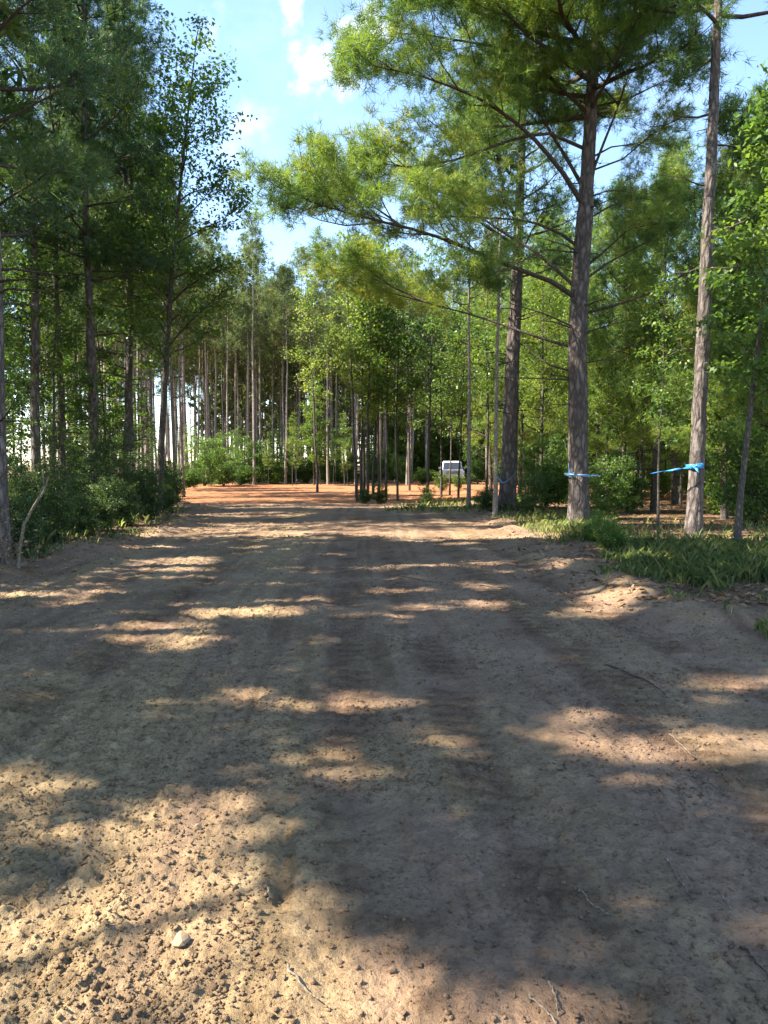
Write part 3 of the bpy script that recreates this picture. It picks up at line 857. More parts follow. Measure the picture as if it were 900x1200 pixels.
# deeper row at the left
back_left = [(-9.8, 17.5), (-12.5, 21), (-9.6, 25.2), (-13.6, 25.5), (-11.4, 28.5), (-15.8, 30.5), (-9.9, 29.8), (-17.5, 24.5)]
for i, (x, y) in enumerate(back_left):
    plant(PL[i % 3], 'pine_tree', 'dark pine trunk in the second row behind the left edge pines', 'tree', x, y, i * 1.9, R_.uniform(0.62, 0.75), R_.uniform(0.8, 0.98), group='second row of pines at left')
for i, (x, y, k, s) in enumerate([(-11.6, 25.5, 0, 0.8), (-10.8, 20.2, 0, 0.85)]):
    plant(HW[k], 'broadleaf_tree', 'shaded broadleaf tree among the pines left of the track', 'tree', x, y, i * 2.1, s, group='broadleaf trees among the left pines')
for i, (x, y, k, s_) in enumerate([(-9.4, 19.0, 0, .62), (-10.6, 22.4, 1, .7), (-9.6, 24.0, 3, .75), (-12.6, 19.4, 2, .6), (-8.9, 28.2, 1, .6), (-12.2, 29.6, 0, .7), (-14.6, 26.4, 3, .8), (-10.6, 30.8, 2, .55), (-9.0, 16.2, 3, .6), (-13.4, 23.0, 1, .75), (-16.2, 28.4, 0, .7), (-11.2, 17.0, 2, .5), (-9.2, 21.4, 2, .85), (-11.6, 24.2, 0, .9), (-9.4, 26.0, 0, .8), (-13.0, 21.0, 3, 1.0), (-10.2, 28.6, 3, .9), (-14.8, 23.8, 1, 1.0), (-8.0, 15.6, 2, .55), (-16.4, 26.0, 2, .95)]):
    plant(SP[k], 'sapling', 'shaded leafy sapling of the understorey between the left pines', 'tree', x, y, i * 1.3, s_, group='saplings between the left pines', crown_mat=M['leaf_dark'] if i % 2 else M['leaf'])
rl = random.Random(71)
for i in range(34):
    y = rl.uniform(31, 52); px = rl.uniform(15, 250); x = (px - 450) / 900 * y
    if y > 40 and px > 190: continue
    plant(PF[i % 3], 'pine_tree', 'slim pole of a young pine seen between the left edge trunks against the bright gap', 'tree', x, y, rl.uniform(0, 6.28), rl.uniform(0.6, 0.85), group='slim poles behind the left edge pines', crown_mat=M['needle'])
# trees beyond the picture's left edge whose shade lies on the track
casters = [(-8.2, 7.6), (-8.9, 4.4), (-8.3, 0.3), (-9.0, -2.2), (-8.6, 11.0), (-11.5, 9.2), (-12.2, 5.8), (-11.6, 3.0), (-12.4, -0.4), (-11.9, 12.6), (-15.5, 8), (-15.8, 3.6), (-15.2, -1.0), (-15.6, 12.2), (-9.2, -5), (-12.8, -4.2), (-18.6, 6), (-18.9, 10.5), (-18.4, 2.0)]
for i, (x, y) in enumerate(casters):
    H = R_.uniform(16.5, 20)
    pm = pine_mesh(700 + i, H, 0.17, cb=0.25, R=3.4, nl=40, k=6, nlen=0.34, nw=0.085, mul=6, clump=.3, dead=3, spacing=0.42, tsp=0.27, tb=0.3, seg=8, rows=10, gap_at=(x, y, 0), name='shade_pine', smax=1.9)
    plant(pm, 'pine_tree', 'pine standing left of the track beyond the picture edge, shading the dirt', 'tree', x, y, 0, 1, group='pines beyond the left picture edge')

# ------------------------------------------------------------------ far stand behind the clearing
rs = random.Random(31)
far = []
tries = 0
while len(far) < 285 and tries < 12000:
    tries += 1
    y = 60 + 42 * rs.random() ** 1.35
    px = rs.uniform(60, 640)
    x = (px - 450) / 900 * y
    if px < 205 and rs.random() < 0.72: continue
    if 500 < px < 565 and y < 78: continue
    if px > 300 and 60.5 < y < 67.5: continue
    if all((x - a) ** 2 + (y - b) ** 2 > (1.2 + 0.010 * y) ** 2 for a, b in far):
        far.append((x, y))
for i, (x, y) in enumerate(far):
    s = rs.uniform(0.86, 1.1)
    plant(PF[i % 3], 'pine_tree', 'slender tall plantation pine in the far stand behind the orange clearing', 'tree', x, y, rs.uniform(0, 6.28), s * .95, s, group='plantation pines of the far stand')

# undergrowth at the foot of the far stand
for i, (px, py, s, k) in enumerate([(222, 574, 1.7, 0), (240, 571, 2.0, 1), (262, 570, 2.1, 3), (283, 569, 1.8, 2), (303, 568, 2.0, 1), (322, 568, 1.7, 0), (341, 567, 2.0, 3), (360, 567, 1.6, 2), (385, 567, 1.7, 1), (402, 567, 1.8, 0), (250, 566, 2.6, 2), (292, 565, 2.5, 3), (330, 565, 2.5, 1), (372, 565, 2.4, 0), (470, 566, 1.7, 1), (495, 567, 1.6, 2), (560, 567, 1.9, 3), (575, 566, 1.9, 0), (410, 565, 2.3, 1), (440, 566, 2.0, 3)]):
    p = gp(px, py)
    plant(BU[k], 'shrub', 'green shrub at the foot of the far pine stand beyond the orange clearing', 'shrub', p[0], p[1], i * 1.1, s * 0.72, s * (0.5, 0.8, 0.62)[i % 3], group='shrubs at the foot of the far stand', crown_mat=M['leaf'])
rc = random.Random(44)
for i in range(26):
    px = rc.uniform(445, 660); y = rc.uniform(76, 86); x = (px - 450) / 900 * y
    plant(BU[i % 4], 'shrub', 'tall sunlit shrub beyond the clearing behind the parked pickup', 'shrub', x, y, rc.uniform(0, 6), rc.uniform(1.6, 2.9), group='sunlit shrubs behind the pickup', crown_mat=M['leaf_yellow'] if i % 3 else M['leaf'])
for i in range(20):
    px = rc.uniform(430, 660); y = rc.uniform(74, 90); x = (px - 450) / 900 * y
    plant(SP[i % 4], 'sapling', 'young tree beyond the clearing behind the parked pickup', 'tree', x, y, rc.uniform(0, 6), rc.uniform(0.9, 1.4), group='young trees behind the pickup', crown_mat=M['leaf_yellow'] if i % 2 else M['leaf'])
for i in range(22):
    px = rc.uniform(215, 415); y = rc.uniform(57, 64); x = (px - 450) / 900 * y
    plant(SQ[i % 4], 'sapling', 'small bright sapling among the shrubs at the foot of the far stand', 'tree', x, y, rc.uniform(0, 6), rc.uniform(0.3, 0.6), group='small saplings at the foot of the far stand', crown_mat=M['leaf_yellow'] if i % 3 == 0 else M['leaf'])
p = gp(368, 569)
plant(SP[3], 'sapling', 'bright yellow green sapling lit up at the back of the orange clearing', 'tree', p[0], p[1], 0.3, 1.15, crown_mat=M['leaf_yellow'])

# far wood closing the view at right and behind
def far_wood():
    rng = np.random.default_rng(77)
    tk = Tubes(); C = []; T = []
    n = 0
    while n < 260:
        px = rng.uniform(250, 1250); y = rng.uniform(75, 135)
        x = (px - 450) / 900 * y
        h = rng.uniform(15, 20)
        tk.add(np.array([[x, y, 0], [x + rng.normal() * .2, y, h * .5], [x + rng.normal() * .3, y, h]]), [0.13, 0.1, 0.03], 5)
        m = 60
        s = rng.uniform(0.12, 1, m) ** 0.8
        C.append(np.stack([x + rng.normal(size=m) * 1.5 * (1.1 - s * .8), y + rng.normal(size=m) * 1.3, h * (0.1 + 0.9 * s)], 1)); T.append(rng.normal(size=m) * .15 + .45)
        n += 1
    C = np.concatenate(C); T = np.concatenate(T)
    o = link('far_wood', None); COL.objects.unlink(o); bpy.data.objects.remove(o)
    root = thing('far_wood', 'hazy mass of woodland far behind the pine stand', 'woodland', (0, 0, 0))
    root['kind'] = 'stuff'
    link('trunks', tk.mesh('wood_trunks'), M['bark_pale'], root)['kind'] = 'stuff'
    V, tt = tufts_to_needles(C, np.tile([0, 0, .4], (len(C), 1)), rng, 10, 1.0, 0.28, tint=T)
    link('foliage', mesh_np('wood_foliage', V, 3, tint=tt), M['needle_far'], root)['kind'] = 'stuff'
far_wood()

# ------------------------------------------------------------------ middle: slender broadleaf clump
clump = [(418, 587, 2, 1.12), (423, 586, 0, 1.15), (431, 587, 1, 1.25), (437, 585, 2, 1.05), (444, 586, 0, 1.2), (452, 586, 3, 1.35), (427, 584, 2, 1.2)]
names = ['leftmost', 'second', 'tallest middle', 'fourth', 'fifth', 'rightmost', 'rear']
for i, (px, py, k, s) in enumerate(clump):
    p = gp(px, py)
    plant(SQ[k], 'sapling', '%s slim stem of the tight clump of saplings at the edge of the clearing' % names[i], 'tree', p[0], p[1], i * 0.9, s, group='clump of saplings at the clearing', crown_mat=M['leaf_yellow'] if i % 2 == 0 else M['leaf'])
mids = [(372, 577, 'sp', 2, 1.2, 'leaf_yellow', 'yellow green broadleaf tree behind the sapling clump, crown touching the sky gap'),
        (466, 586, 'sp', 1, 1.1, 'leaf', 'thin sapling just right of the tight sapling clump'),
        (501, 587, 'sp', 0, 1.15, 'leaf', 'thin leaning sapling left of the parked white pickup'),
        (517, 583, 'sp', 3, 1.25, 'leaf', 'thin dark sapling directly beside the parked white pickup'),
        (537, 584, 'sp', 2, 0.9, 'leaf_yellow', 'thin sapling just right of the parked white pickup'),
        (527, 580, 'sp', 1, 1.0, 'leaf', 'hair thin sapling standing in front of the parked white pickup'),
        (570, 588, 'sp', 1, 1.2, 'leaf', 'very thin sapling left of the thick dark trunked pine'),
        (480, 575, 'sp', 0, 1.25, 'leaf', 'broadleaf tree behind the saplings, left of the pickup'),
        (610, 574, 'hw', 0, 0.9, 'leaf_yellow', 'broadleaf tree with yellowish crown behind the thick dark trunked pine')]
for i, (px, py, kd, k, s, cm, lab) in enumerate(mids):
    p = gp(px, py)
    plant((HW if kd == 'hw' else SQ)[k], 'broadleaf_tree' if kd == 'hw' else 'sapling', lab, 'tree', p[0], p[1], 0.7 * i, s, crown_mat=M[cm])
for (px, py, k, s, lab) in [(549, 601, 0, 0.62, 'slim straight pole pine standing between the pickup and the thick dark trunk'), (580, 607, 2, 0.66, 'slim dark pole close against the left of the thick dark trunk')]:
    p = gp(px, py)
    plant(PF[k], 'pine_tree', lab, 'tree', p[0], p[1], 0.9, s, crown_mat=M['needle'])

# ------------------------------------------------------------------ right hand wood
p = gp(863, 648)
crook = leafy_mesh(441, 8.5, 0.06, cb=0.28, R=1.1, nl=26, nleaf=5000, size=0.12, name='crooked_sapling', lean=0.55, wob=0.08)
plant(crook, 'sapling', 'young broadleaf tree at right with a thin crooked trunk, right of the taped pine', 'tree', p[0], p[1], 0.0, 1.0, crown_mat=M['leaf'])
p = gp(905, 660)
plant(HW[2], 'broadleaf_tree', 'bright green broadleaf tree reaching in over the right picture edge', 'tree', p[0] + 2.6, p[1] + 1.5, 2.4, 0.95, crown_mat=M['leaf_yellow'])
rr = random.Random(5)
right = []
tries = 0
while len(right) < 112 and tries < 9000:
    tries += 1
    y = 20 + 46 * rr.random() ** 1.1
    px = rr.uniform(590, 1150)
    x = (px - 450) / 900 * y
    if x < 5.2: continue
    if y < 26 and 600 < px < 800: continue
    if all((x - a) ** 2 + (y - b) ** 2 > 1.75 ** 2 for a, b in right):
        right.append((x, y))
for i, (x, y) in enumerate(right):
    q = rr.random(); px = 450 + 900 * x / y
    top = 1.55 + y / 900 * (545 - (rr.uniform(250, 330) if px < 830 else rr.uniform(120, 260)))      # how high this one stands
    yel = M['leaf_yellow'] if rr.random() < .75 else M['leaf']
    if q < 0.12:
        plant(PL[i % 3], 'pine_tree', 'pine in the sunlit wood behind the big pines at right', 'tree', x, y, rr.uniform(0, 6.28), min(0.8, top / 20), min(.9, top / 20), group='pines of the right hand wood', crown_mat=M['needle_sun'])
    elif q < 0.42:
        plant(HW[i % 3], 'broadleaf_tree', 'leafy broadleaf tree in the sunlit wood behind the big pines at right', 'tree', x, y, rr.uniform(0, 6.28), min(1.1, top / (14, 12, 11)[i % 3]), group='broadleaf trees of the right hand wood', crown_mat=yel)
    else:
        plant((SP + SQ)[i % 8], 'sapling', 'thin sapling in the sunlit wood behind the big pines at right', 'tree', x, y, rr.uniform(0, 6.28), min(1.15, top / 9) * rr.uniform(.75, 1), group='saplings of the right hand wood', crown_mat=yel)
YP = [pine_mesh(800 + i, 11, 0.10, cb=0.14, R=(2.0, 1.8)[i], nl=46, k=12, nlen=0.25, nw=0.017, mul=5, clump=.2, dead=4, spacing=0.32, tsp=0.17, tb=0.62, seg=8, rows=14, mats=('bark_small', 'limb', 'needle_sun'), name='young_pine', up0=0.2) for i in range(2)]
for i, (px, y, top_) in enumerate([(730, 27, 235), (765, 24, 215), (700, 31, 260), (792, 30, 200), (850, 21, 150), (885, 24, 130), (915, 19, 110), (640, 34, 270), (868, 30, 180), (940, 24, 90), (745, 36, 240), (825, 38, 230), (610, 40, 320), (575, 42, 330)]):
    x = (px - 450) / 900 * y; hh = 1.55 + (545 - top_) / 900 * y
    plant(YP[i % 2], 'pine_tree', 'bushy bright green young pine in the sunlit wood at right', 'tree', x, y, i * 1.7, min(1.2, hh / 11), hh / 11, group='young pines of the right hand wood')
right_shrubs = [(640, 598, 1.25, 0, 'leaf', 'round green shrub between the thick dark trunk and the largest pine'),
    (712, 612, 0.75, 1, 'leaf', 'low green shrub just right of the foot of the largest pine'),
    (735, 604, 0.9, 3, 'leaf', 'green shrub midway between the largest pine and the taped pine'),
    (715, 652, 0.36, 2, 'leaf', 'small dark shrub in the grass below the largest pine'),
    (696, 640, 0.30, 3, 'leaf', 'little weed clump hiding the foot of the largest pine'),
    (846, 606, 1.0, 2, 'leaf_yellow', 'sunlit shrub just right of the taped pine'),
    (885, 618, 1.1, 1, 'leaf', 'green shrub behind the crooked young tree at right'),
    (620, 606, .5, 1, 'leaf_dark', 'low weeds at the foot of the thick dark trunk'),
    (428, 589, .42, 2, 'leaf_dark', 'low weeds at the foot of the tight sapling clump, left half'), (446, 589, .45, 0, 'leaf_dark', 'low weeds at the foot of the tight sapling clump, right half'),
    (519, 575, .5, 1, 'leaf', 'low bush just left in front of the parked pickup'), (538, 574, .55, 2, 'leaf', 'low bush just right in front of the parked pickup'),
    (500, 592, .4, 3, 'leaf_dark', 'low weeds in front of the pickup and saplings'), (568, 602, .45, 2, 'leaf_dark', 'low weeds left of the slim dark pole')]
for i, (px, py, s, k, cm, lab) in enumerate(right_shrubs):
    p = gp(px, py)
    plant(BU[k], 'shrub', lab, 'shrub', p[0], p[1], i * 1.7, s, crown_mat=M[cm])
rb = random.Random(15)
for i in range(46):
    y = rb.uniform(27, 60); px = rb.uniform(600, 1100); x = (px - 450) / 900 * y
    if x < 6: continue
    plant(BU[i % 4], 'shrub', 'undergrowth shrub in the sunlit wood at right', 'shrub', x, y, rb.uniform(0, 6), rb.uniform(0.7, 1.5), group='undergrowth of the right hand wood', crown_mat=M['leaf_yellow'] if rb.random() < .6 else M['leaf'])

for i in range(34):
    y = rb.uniform(60, 76); px = rb.uniform(600, 1050); x = (px - 450) / 900 * y
    plant(BU[i % 4], 'shrub', 'tall far shrub closing the view low between the right hand trunks', 'shrub', x, y, rb.uniform(0, 6), rb.uniform(1.6, 2.8), group='far shrubs between the right hand trunks', crown_mat=M['leaf_yellow'] if rb.random() < .7 else M['leaf'])
# left edge weeds
lw = [(20, 655, 0.51, 0), (62, 640, 0.58, 1), (92, 630, 0.54, 2), (118, 624, 0.61, 3), (145, 618, 0.58, 0), (172, 611, 0.61, 1), (192, 603, 0.61, 2), (40, 622, 0.75, 3), (84, 612, 0.82, 0), (128, 606, 0.82, 1), (160, 600, 0.88, 2), (186, 596, 0.82, 3), (66, 603, 0.95, 2), (106, 600, 1.02, 1), (15, 612, 0.88, 0), (200, 592, 0.75, 0)]
for i, (px, py, s, k) in enumerate(lw):
    p = gp(px, py)
    plant(BU[k], 'shrub', 'dark shaded weedy shrub in the bank along the left edge of the track', 'shrub', p[0], p[1], i * 2.3, s, group='weedy shrubs along the left edge')
for i in range(20):
    y = rb.uniform(18, 36); x = rb.uniform(-22, -9.5)
    plant(BU[i % 4], 'shrub', 'shrub of the undergrowth deep among the left pines', 'shrub', x, y, rb.uniform(0, 6), rb.uniform(0.5, 0.95), group='undergrowth among the left pines')

for i, (px, py, s_) in enumerate([(30, 640, .2), (55, 632, .26), (78, 630, .2), (104, 622, .28), (134, 616, .24), (150, 612, .3), (180, 604, .28), (10, 628, .3), (66, 618, .34), (120, 610, .36)]):
    p = gp(px, py)
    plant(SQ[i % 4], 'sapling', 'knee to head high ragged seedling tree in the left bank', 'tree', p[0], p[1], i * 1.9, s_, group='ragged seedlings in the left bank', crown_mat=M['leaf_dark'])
p = gp(771, 630)
plant(SQ[1], 'sapling', 'hair thin sapling between the largest pine and the taped pine', 'tree', p[0], p[1], 1.0, 0.62, crown_mat=M['leaf'])
# bare bent stick and dry weed at the left edge
t = Tubes()
b0 = gp(24, 672)
P = np.array([atd(px, py, b0[1]) for px, py in [(20, 676), (22, 640), (28, 606), (40, 584), (51, 568), (57, 550)]]); P[:, 2] -= 0.1
t.add(P, np.linspace(0.028, 0.012, 6), 6)
P2 = np.array([P[3], P[3] + [0.1, 0.1, 0.28], P[3] + [0.08, 0.12, 0.5]]); t.add(P2, [0.012, .009, .004], 4)
tag(link('bare_stick', t.mesh('bare_stick'), M['dead']), 'pale bare bent stick rising from the weeds at the left edge', 'stick')
dryw = leafy_mesh(651, 0.9, 0.010, cb=0.2, R=0.45, nl=30, nleaf=110, size=0.06, stems=5, name='dry_weed', mats=('dead', 'dead', 'litter'), tb=0.85, cluster=.08)
p = gp(14, 672)
plant(dryw, 'dry_weed', 'dry pale leaved weed at the foot of the nearest left pine', 'weed', p[0], p[1])

# ================================================================== parked pickup beyond the saplings
def box(bm, c, s, bev=0.0, taper=None):
    r = bmesh.ops.create_cube(bm, size=1.0)
    vs = r['verts']
    for v in vs:
        x, y, z = v.co.x * s[0], v.co.y * s[1], v.co.z * s[2]
        if taper and v.co.z > 0: x *= taper[0]; y = y * taper[1] + taper[2]
        v.co = (x + c[0], y + c[1], z + c[2])
    if bev:
        es = list({e for v in vs for e in v.link_edges})
        bmesh.ops.bevel(bm, geom=es, offset=bev, segments=2, affect='EDGES')
def bmobj(name, fn, mat, parent):
    bm = bmesh.new(); fn(bm)
    me = bpy.data.meshes.new(name); bm.to_mesh(me); bm.free()
    return link(name, me, mat, parent)
M['white_paint'] = plain('white_car_paint', (0.72, 0.73, 0.75), 0.3)
M['glass'] = plain('dark_glass', (0.03, 0.035, 0.045), 0.08, 0, 0.6)
M['trim'] = plain('grey_trim', (0.16, 0.16, 0.17), 0.5)
M['chrome'] = plain('chrome', (0.55, 0.56, 0.58), 0.25, 1.0)
M['rubber'] = plain('tyre_rubber', (0.025, 0.025, 0.025), 0.85)
M['lamp'] = plain('headlamp_glass', (0.65, 0.67, 0.70), 0.15)
def pickup():
    p = gp(529, 566)
    t = thing('pickup_truck', 'white pickup parked beyond the saplings at the back of the clearing', 'truck', (p[0], p[1], gz(p[0], p[1])), math.radians(-2))
    W = 1.92
    body = bmobj('body', lambda bm: (box(bm, (0, 0, 0.78), (W, 5.3, 0.62), 0.08), box(bm, (0, -1.95, 1.06), (W - .12, 1.35, 0.16), 0.07)), M['white_paint'], t)
    cab = bmobj('cab', lambda bm: box(bm, (0, -0.15, 1.46), (W - .14, 2.3, 0.78), 0.07, (0.84, 0.74, 0.1)), M['white_paint'], t)
    # glass panes a little proud of the tapered cab
    def quad(name, pts, mat, par, th=0.012):
        bm = bmesh.new()
        vs = [bm.verts.new(q) for q in pts]; f = bm.faces.new(vs); bm.normal_update()
        r = bmesh.ops.extrude_face_region(bm, geom=[f]); n = f.normal.copy()
        for v in r['geom']:
            if isinstance(v, bmesh.types.BMVert): v.co += n * th
        me = bpy.data.meshes.new(name); bm.to_mesh(me); bm.free()
        return link(name, me, mat, par)
    quad('windshield', [(-0.80, -1.285, 1.17), (0.80, -1.285, 1.17), (0.68, -0.945, 1.76), (-0.68, -0.945, 1.76)], M['glass'], cab)
    for s in (-1, 1):
        quad('side_window', [(s * 0.895, -0.95, 1.2), (s * 0.895, 0.75, 1.2), (s * 0.80, 0.62, 1.72), (s * 0.80, -0.68, 1.72)][::s], M['glass'], cab)
        bmobj('mirror', lambda bm, s=s: box(bm, (s * 1.06, -0.95, 1.25), (0.2, 0.12, 0.2), 0.03), M['trim'], t)
        bmobj('headlight', lambda bm, s=s: box(bm, (s * 0.76, -2.64, 0.92), (0.32, 0.08, 0.2), 0.03), M['lamp'], t)
    bmobj('grille', lambda bm: [box(bm, (0, -2.65, 0.76 + 0.07 * k), (1.14, 0.06, 0.045), 0.008) for k in range(4)], M['trim'], t)
    bmobj('bumper', lambda bm: box(bm, (0, -2.7, 0.52), (W, 0.16, 0.2), 0.04), M['chrome'], t)
    for sx in (-1, 1):
        for yy in (-1.7, 1.65):
            bm = bmesh.new()
            bmesh.ops.create_cone(bm, cap_ends=True, segments=24, radius1=0.39, radius2=0.39, depth=0.26)
            bmesh.ops.bevel(bm, geom=[e for e in bm.edges if e.calc_face_angle(0) > 1], offset=0.04, segments=2, affect='EDGES')
            for v in bm.verts: v.co = (v.co.z + sx * 0.86, v.co.x + yy, v.co.y + 0.39)
            me = bpy.data.meshes.new('wheel'); bm.to_mesh(me); bm.free()
            wv = link('wheel', me, M['rubber'], t)
            bm = bmesh.new()
            bmesh.ops.create_cone(bm, cap_ends=True, segments=20, radius1=0.24, radius2=0.21, depth=0.05)
            for v in bm.verts: v.co = (v.co.z * sx + sx * 1.0, v.co.x + yy, v.co.y + 0.39)
            me = bpy.data.meshes.new('rim'); bm.to_mesh(me); bm.free()
            link('rim', me, M['chrome'], wv)
pickup()

# ================================================================== marking tapes
M['tape_blue'] = tapemat('blue_tape', (0.06, 0.33, 0.68))
M['tape_pale_sheen'] = tapemat('pale_sheen_tape', (0.28, 0.48, 0.70))  # sheen on the blue tape put into a paler base colour
def strip(pts, wid, tw, th=0.0):
    """a crumpled ribbon along pts; wid widths, tw width directions"""
    P = np.array(pts, float); V = []; Q = []
    for p, w, d in zip(P, wid, tw):
        d = unit(d); V += [p - d * w / 2, p + d * w / 2]
    n = len(P)
    for i in range(n - 1): Q.append([2 * i, 2 * i + 1, 2 * i + 3, 2 * i + 2])
    return np.array(V), np.array(Q)
def merge(parts):
    V = []; Q = []; n = 0
    for v, q in parts: V.append(v); Q.append(q + n); n += len(v)
    return np.concatenate(V), np.concatenate(Q)
def band(cx, cy, z, r, w, seed, turns=1.0, tilt=0.0):
    rng = np.random.default_rng(seed)
    th = np.linspace(0, 2 * np.pi * turns, int(36 * turns))
    rr_ = r * (1.06 + 0.03 * rng.normal(size=len(th)))
    pts = np.stack([cx + rr_ * np.cos(th), cy + rr_ * np.sin(th), z + tilt * r * np.cos(th) + 0.006 * rng.normal(size=len(th))], 1)
    return strip(pts, w * (1 + 0.15 * rng.normal(size=len(th))), np.tile([0, 0, 1.0], (len(th), 1)) + rng.normal(size=(len(th), 3)) * 0.15)
def tape(name, label, parts, mat):
    V, Q = merge(parts)
    o = link(name, mesh_np(name, V, 4, Q, True), mat)
    md = o.modifiers.new('thickness', 'SOLIDIFY'); md.thickness = 0.003
    return tag(o, label, 'tape')
# taped slim pine
d1 = EX[1]
zc = atd(815, 547, d1)
exx = zc[0] - 0.01
rng = np.random.default_rng(4)
parts = [band(exx, d1, zc[2] + 0.02 * k, 0.158, 0.045, 40 + k, tilt=0.10 * (k - 1)) for k in range(3)]
ctl = [(812, 547, d1 - .16), (800, 549, d1 - .2), (788, 551, d1 - .1), (776, 552.5, d1 + .1), (762, 555, d1 + .4), (745, 557.5, d1 + .9), (728, 559, d1 + 1.5), (712, 558.5, d1 + 2.1), (697, 557, d1 + 2.7)]
tl = np.array([atd(*c) for c in ctl[:5]])
f_ = np.linspace(0, len(tl) - 1, 49); i_ = np.minimum(f_.astype(int), len(tl) - 2); t_ = (f_ - i_)[:, None]
tl = tl[i_] * (1 - t_) + tl[i_ + 1] * t_
w_ = np.interp(np.linspace(0, 1, 49), [0, .1, .35, .5, 1], [0.07, 0.075, 0.05, 0.04, 0.015])
an = np.cumsum(np.abs(rng.normal(size=49)) * 0.16)
parts.append(strip(tl, w_, np.stack([0 * an, np.sin(an), np.cos(an)], 1)))
for k in range(5):
    a_ = rng.normal(size=3) * 0.06 + np.array([-.02, -.05, -.03])
    parts.append(strip([tl[0], tl[0] + a_, tl[0] + a_ * 1.7 + [0, 0, -.05]], [0.05, 0.06, 0.035], [rng.normal(size=3) for _ in range(3)]))
tape('marking_tape', 'bright blue plastic tape knotted round the slim pine with a narrowing tail to its left', parts, M['tape_blue'])
# big pine
zc = atd(678, 557, ay)
parts = [band(zc[0], ay, zc[2] + 0.012 * k, 0.30, 0.045, 50 + k, tilt=-0.06) for k in range(2)]
kn = atd(667, 554, ay - 0.3)
for k in range(7):
    a = rng.normal(size=3) * 0.11; parts.append(strip([kn, kn + a * .5, kn + a + [0, -.03, -.02]], [.05, .06, .03], [rng.normal(size=3) for _ in range(3)]))
e = atd(692, 557, ay - .25)
parts.append(strip([e, e + [0.12, 0, -0.005], e + [0.25, .05, -.01]], [.035, .04, .02], [[0, 0, 1], [0, .4, 1], [0, 0, 1]]))
tape('marking_tape', 'bluish tape, pale sheen put in its colour, knotted round the trunk of the largest pine', parts, M['tape_pale_sheen'])
# second pine sling
by = BX[1] - 0.40
pts = np.array([atd(px, py, by) for px, py in [(605, 551), (603, 556), (599, 560), (594, 564), (589, 566), (585, 562), (582, 556)]])
tape('marking_tape', 'pale tape hanging in a loop on the thick dark trunked pine', [strip(pts, [.05] * 7, [[.7, 0, 1]] * 7)], M['tape_pale_sheen'])

# ================================================================== ground litter
def scatter_grass():
    rng = np.random.default_rng(9)
    C = []; Hh = []
    def patch(n, px0, px1, py0, py1, h, thr=0.4, seed=0, offmin=0.2):
        y = 1395 / (rng.uniform(py0, py1, n) - 545)
        x = (rng.uniform(px0, px1, n) - 450) / 900 * y
        off = np.maximum(edge_left(y) - x, x - edge_right(y))
        k = (fbm(x * 1.1, y * 1.1, 301 + seed, 3) + 0.25 * sstep(0, 2, off) > thr + 0.12 + 0.16 * (rng.uniform(size=n) - 0.5)) & (off > offmin + 0.5 * (rng.uniform(size=n) ** 2 - .2))
        C.append(np.stack([x[k], y[k], hgt(x[k], y[k]) - 0.01], 1)); Hh.append(h * rng.uniform(0.45, 1.15, k.sum()) * (0.6 + 0.4 * sstep(0, 1.2, off[k])))
    patch(20000, 700, 960, 646, 765, 0.26, 0.47, 0, -0.1)
    patch(1300, 690, 960, 615, 650, 0.22, 0.50, 1)
    patch(3500, 560, 720, 606, 640, 0.25, 0.42, 2, 0.0)
    patch(3500, 400, 620, 585, 603, 0.38, 0.35, 3, -3.0)
    patch(6000, -30, 215, 592, 680, 0.32, 0.42, 4, 0.0)
    C_ = np.concatenate(C); H_ = np.concatenate(Hh)
    n = len(C_)
    a = rng.uniform(0, 6.28, n); bend = rng.uniform(0.15, 0.75, n) * H_
    d = np.stack([np.cos(a), np.sin(a), np.zeros(n)], 1); s = np.stack([-np.sin(a), np.cos(a), np.zeros(n)], 1)
    w = (0.0018 + 0.00017 * C_[:, 1])[:, None]
    up = np.array([0, 0, 1.0])
    mid = C_ + up * (H_ * 0.6)[:, None] + d * (bend * 0.3)[:, None]
    tip = C_ + up * (H_ * rng.uniform(.55, 1.1, n))[:, None] + d * bend[:, None]
    V = np.stack([C_ - s * w, C_ + s * w, mid + s * w * .7, tip, mid - s * w * .7], 1).reshape(-1, 3)
    T = np.repeat(np.clip(rng.normal(size=n) * .22 + .45, 0, 1), 5)
    o = link('grass', mesh_np('grass', V, 5, tint=T), M['grass'])
    tag(o, 'soft green grass and weeds along the edges of the track', 'grass', kind='stuff')
scatter_grass()

def scatter_litter():
    rng = np.random.default_rng(19)
    n = 36000
    y = 8 + 40 * rng.uniform(0, 1, n) ** 1.4
    x = rng.uniform(-0.62, 0.66, n) * (y + 2)
    off = np.maximum(edge_left(y) - x, x - edge_right(y))
    k = (off > -0.5 + rng.normal(size=n) * 0.5) & ((y < 31) | (x > 8) | (x < -13))
    x, y = x[k], y[k]; n = len(x)
    C = np.stack([x, y, hgt(x, y) + 0.012], 1)
    V, tt = leaves_to_quads(C, rng, 0.10, rng.normal(size=n) * .25 + .55, 0.75)
    o = link('leaf_litter', mesh_np('leaf_litter', V, 4, tint=tt), M['litter'])
    tag(o, 'brown fallen leaves on the woodland floor', 'leaf litter', kind='stuff')
scatter_litter()

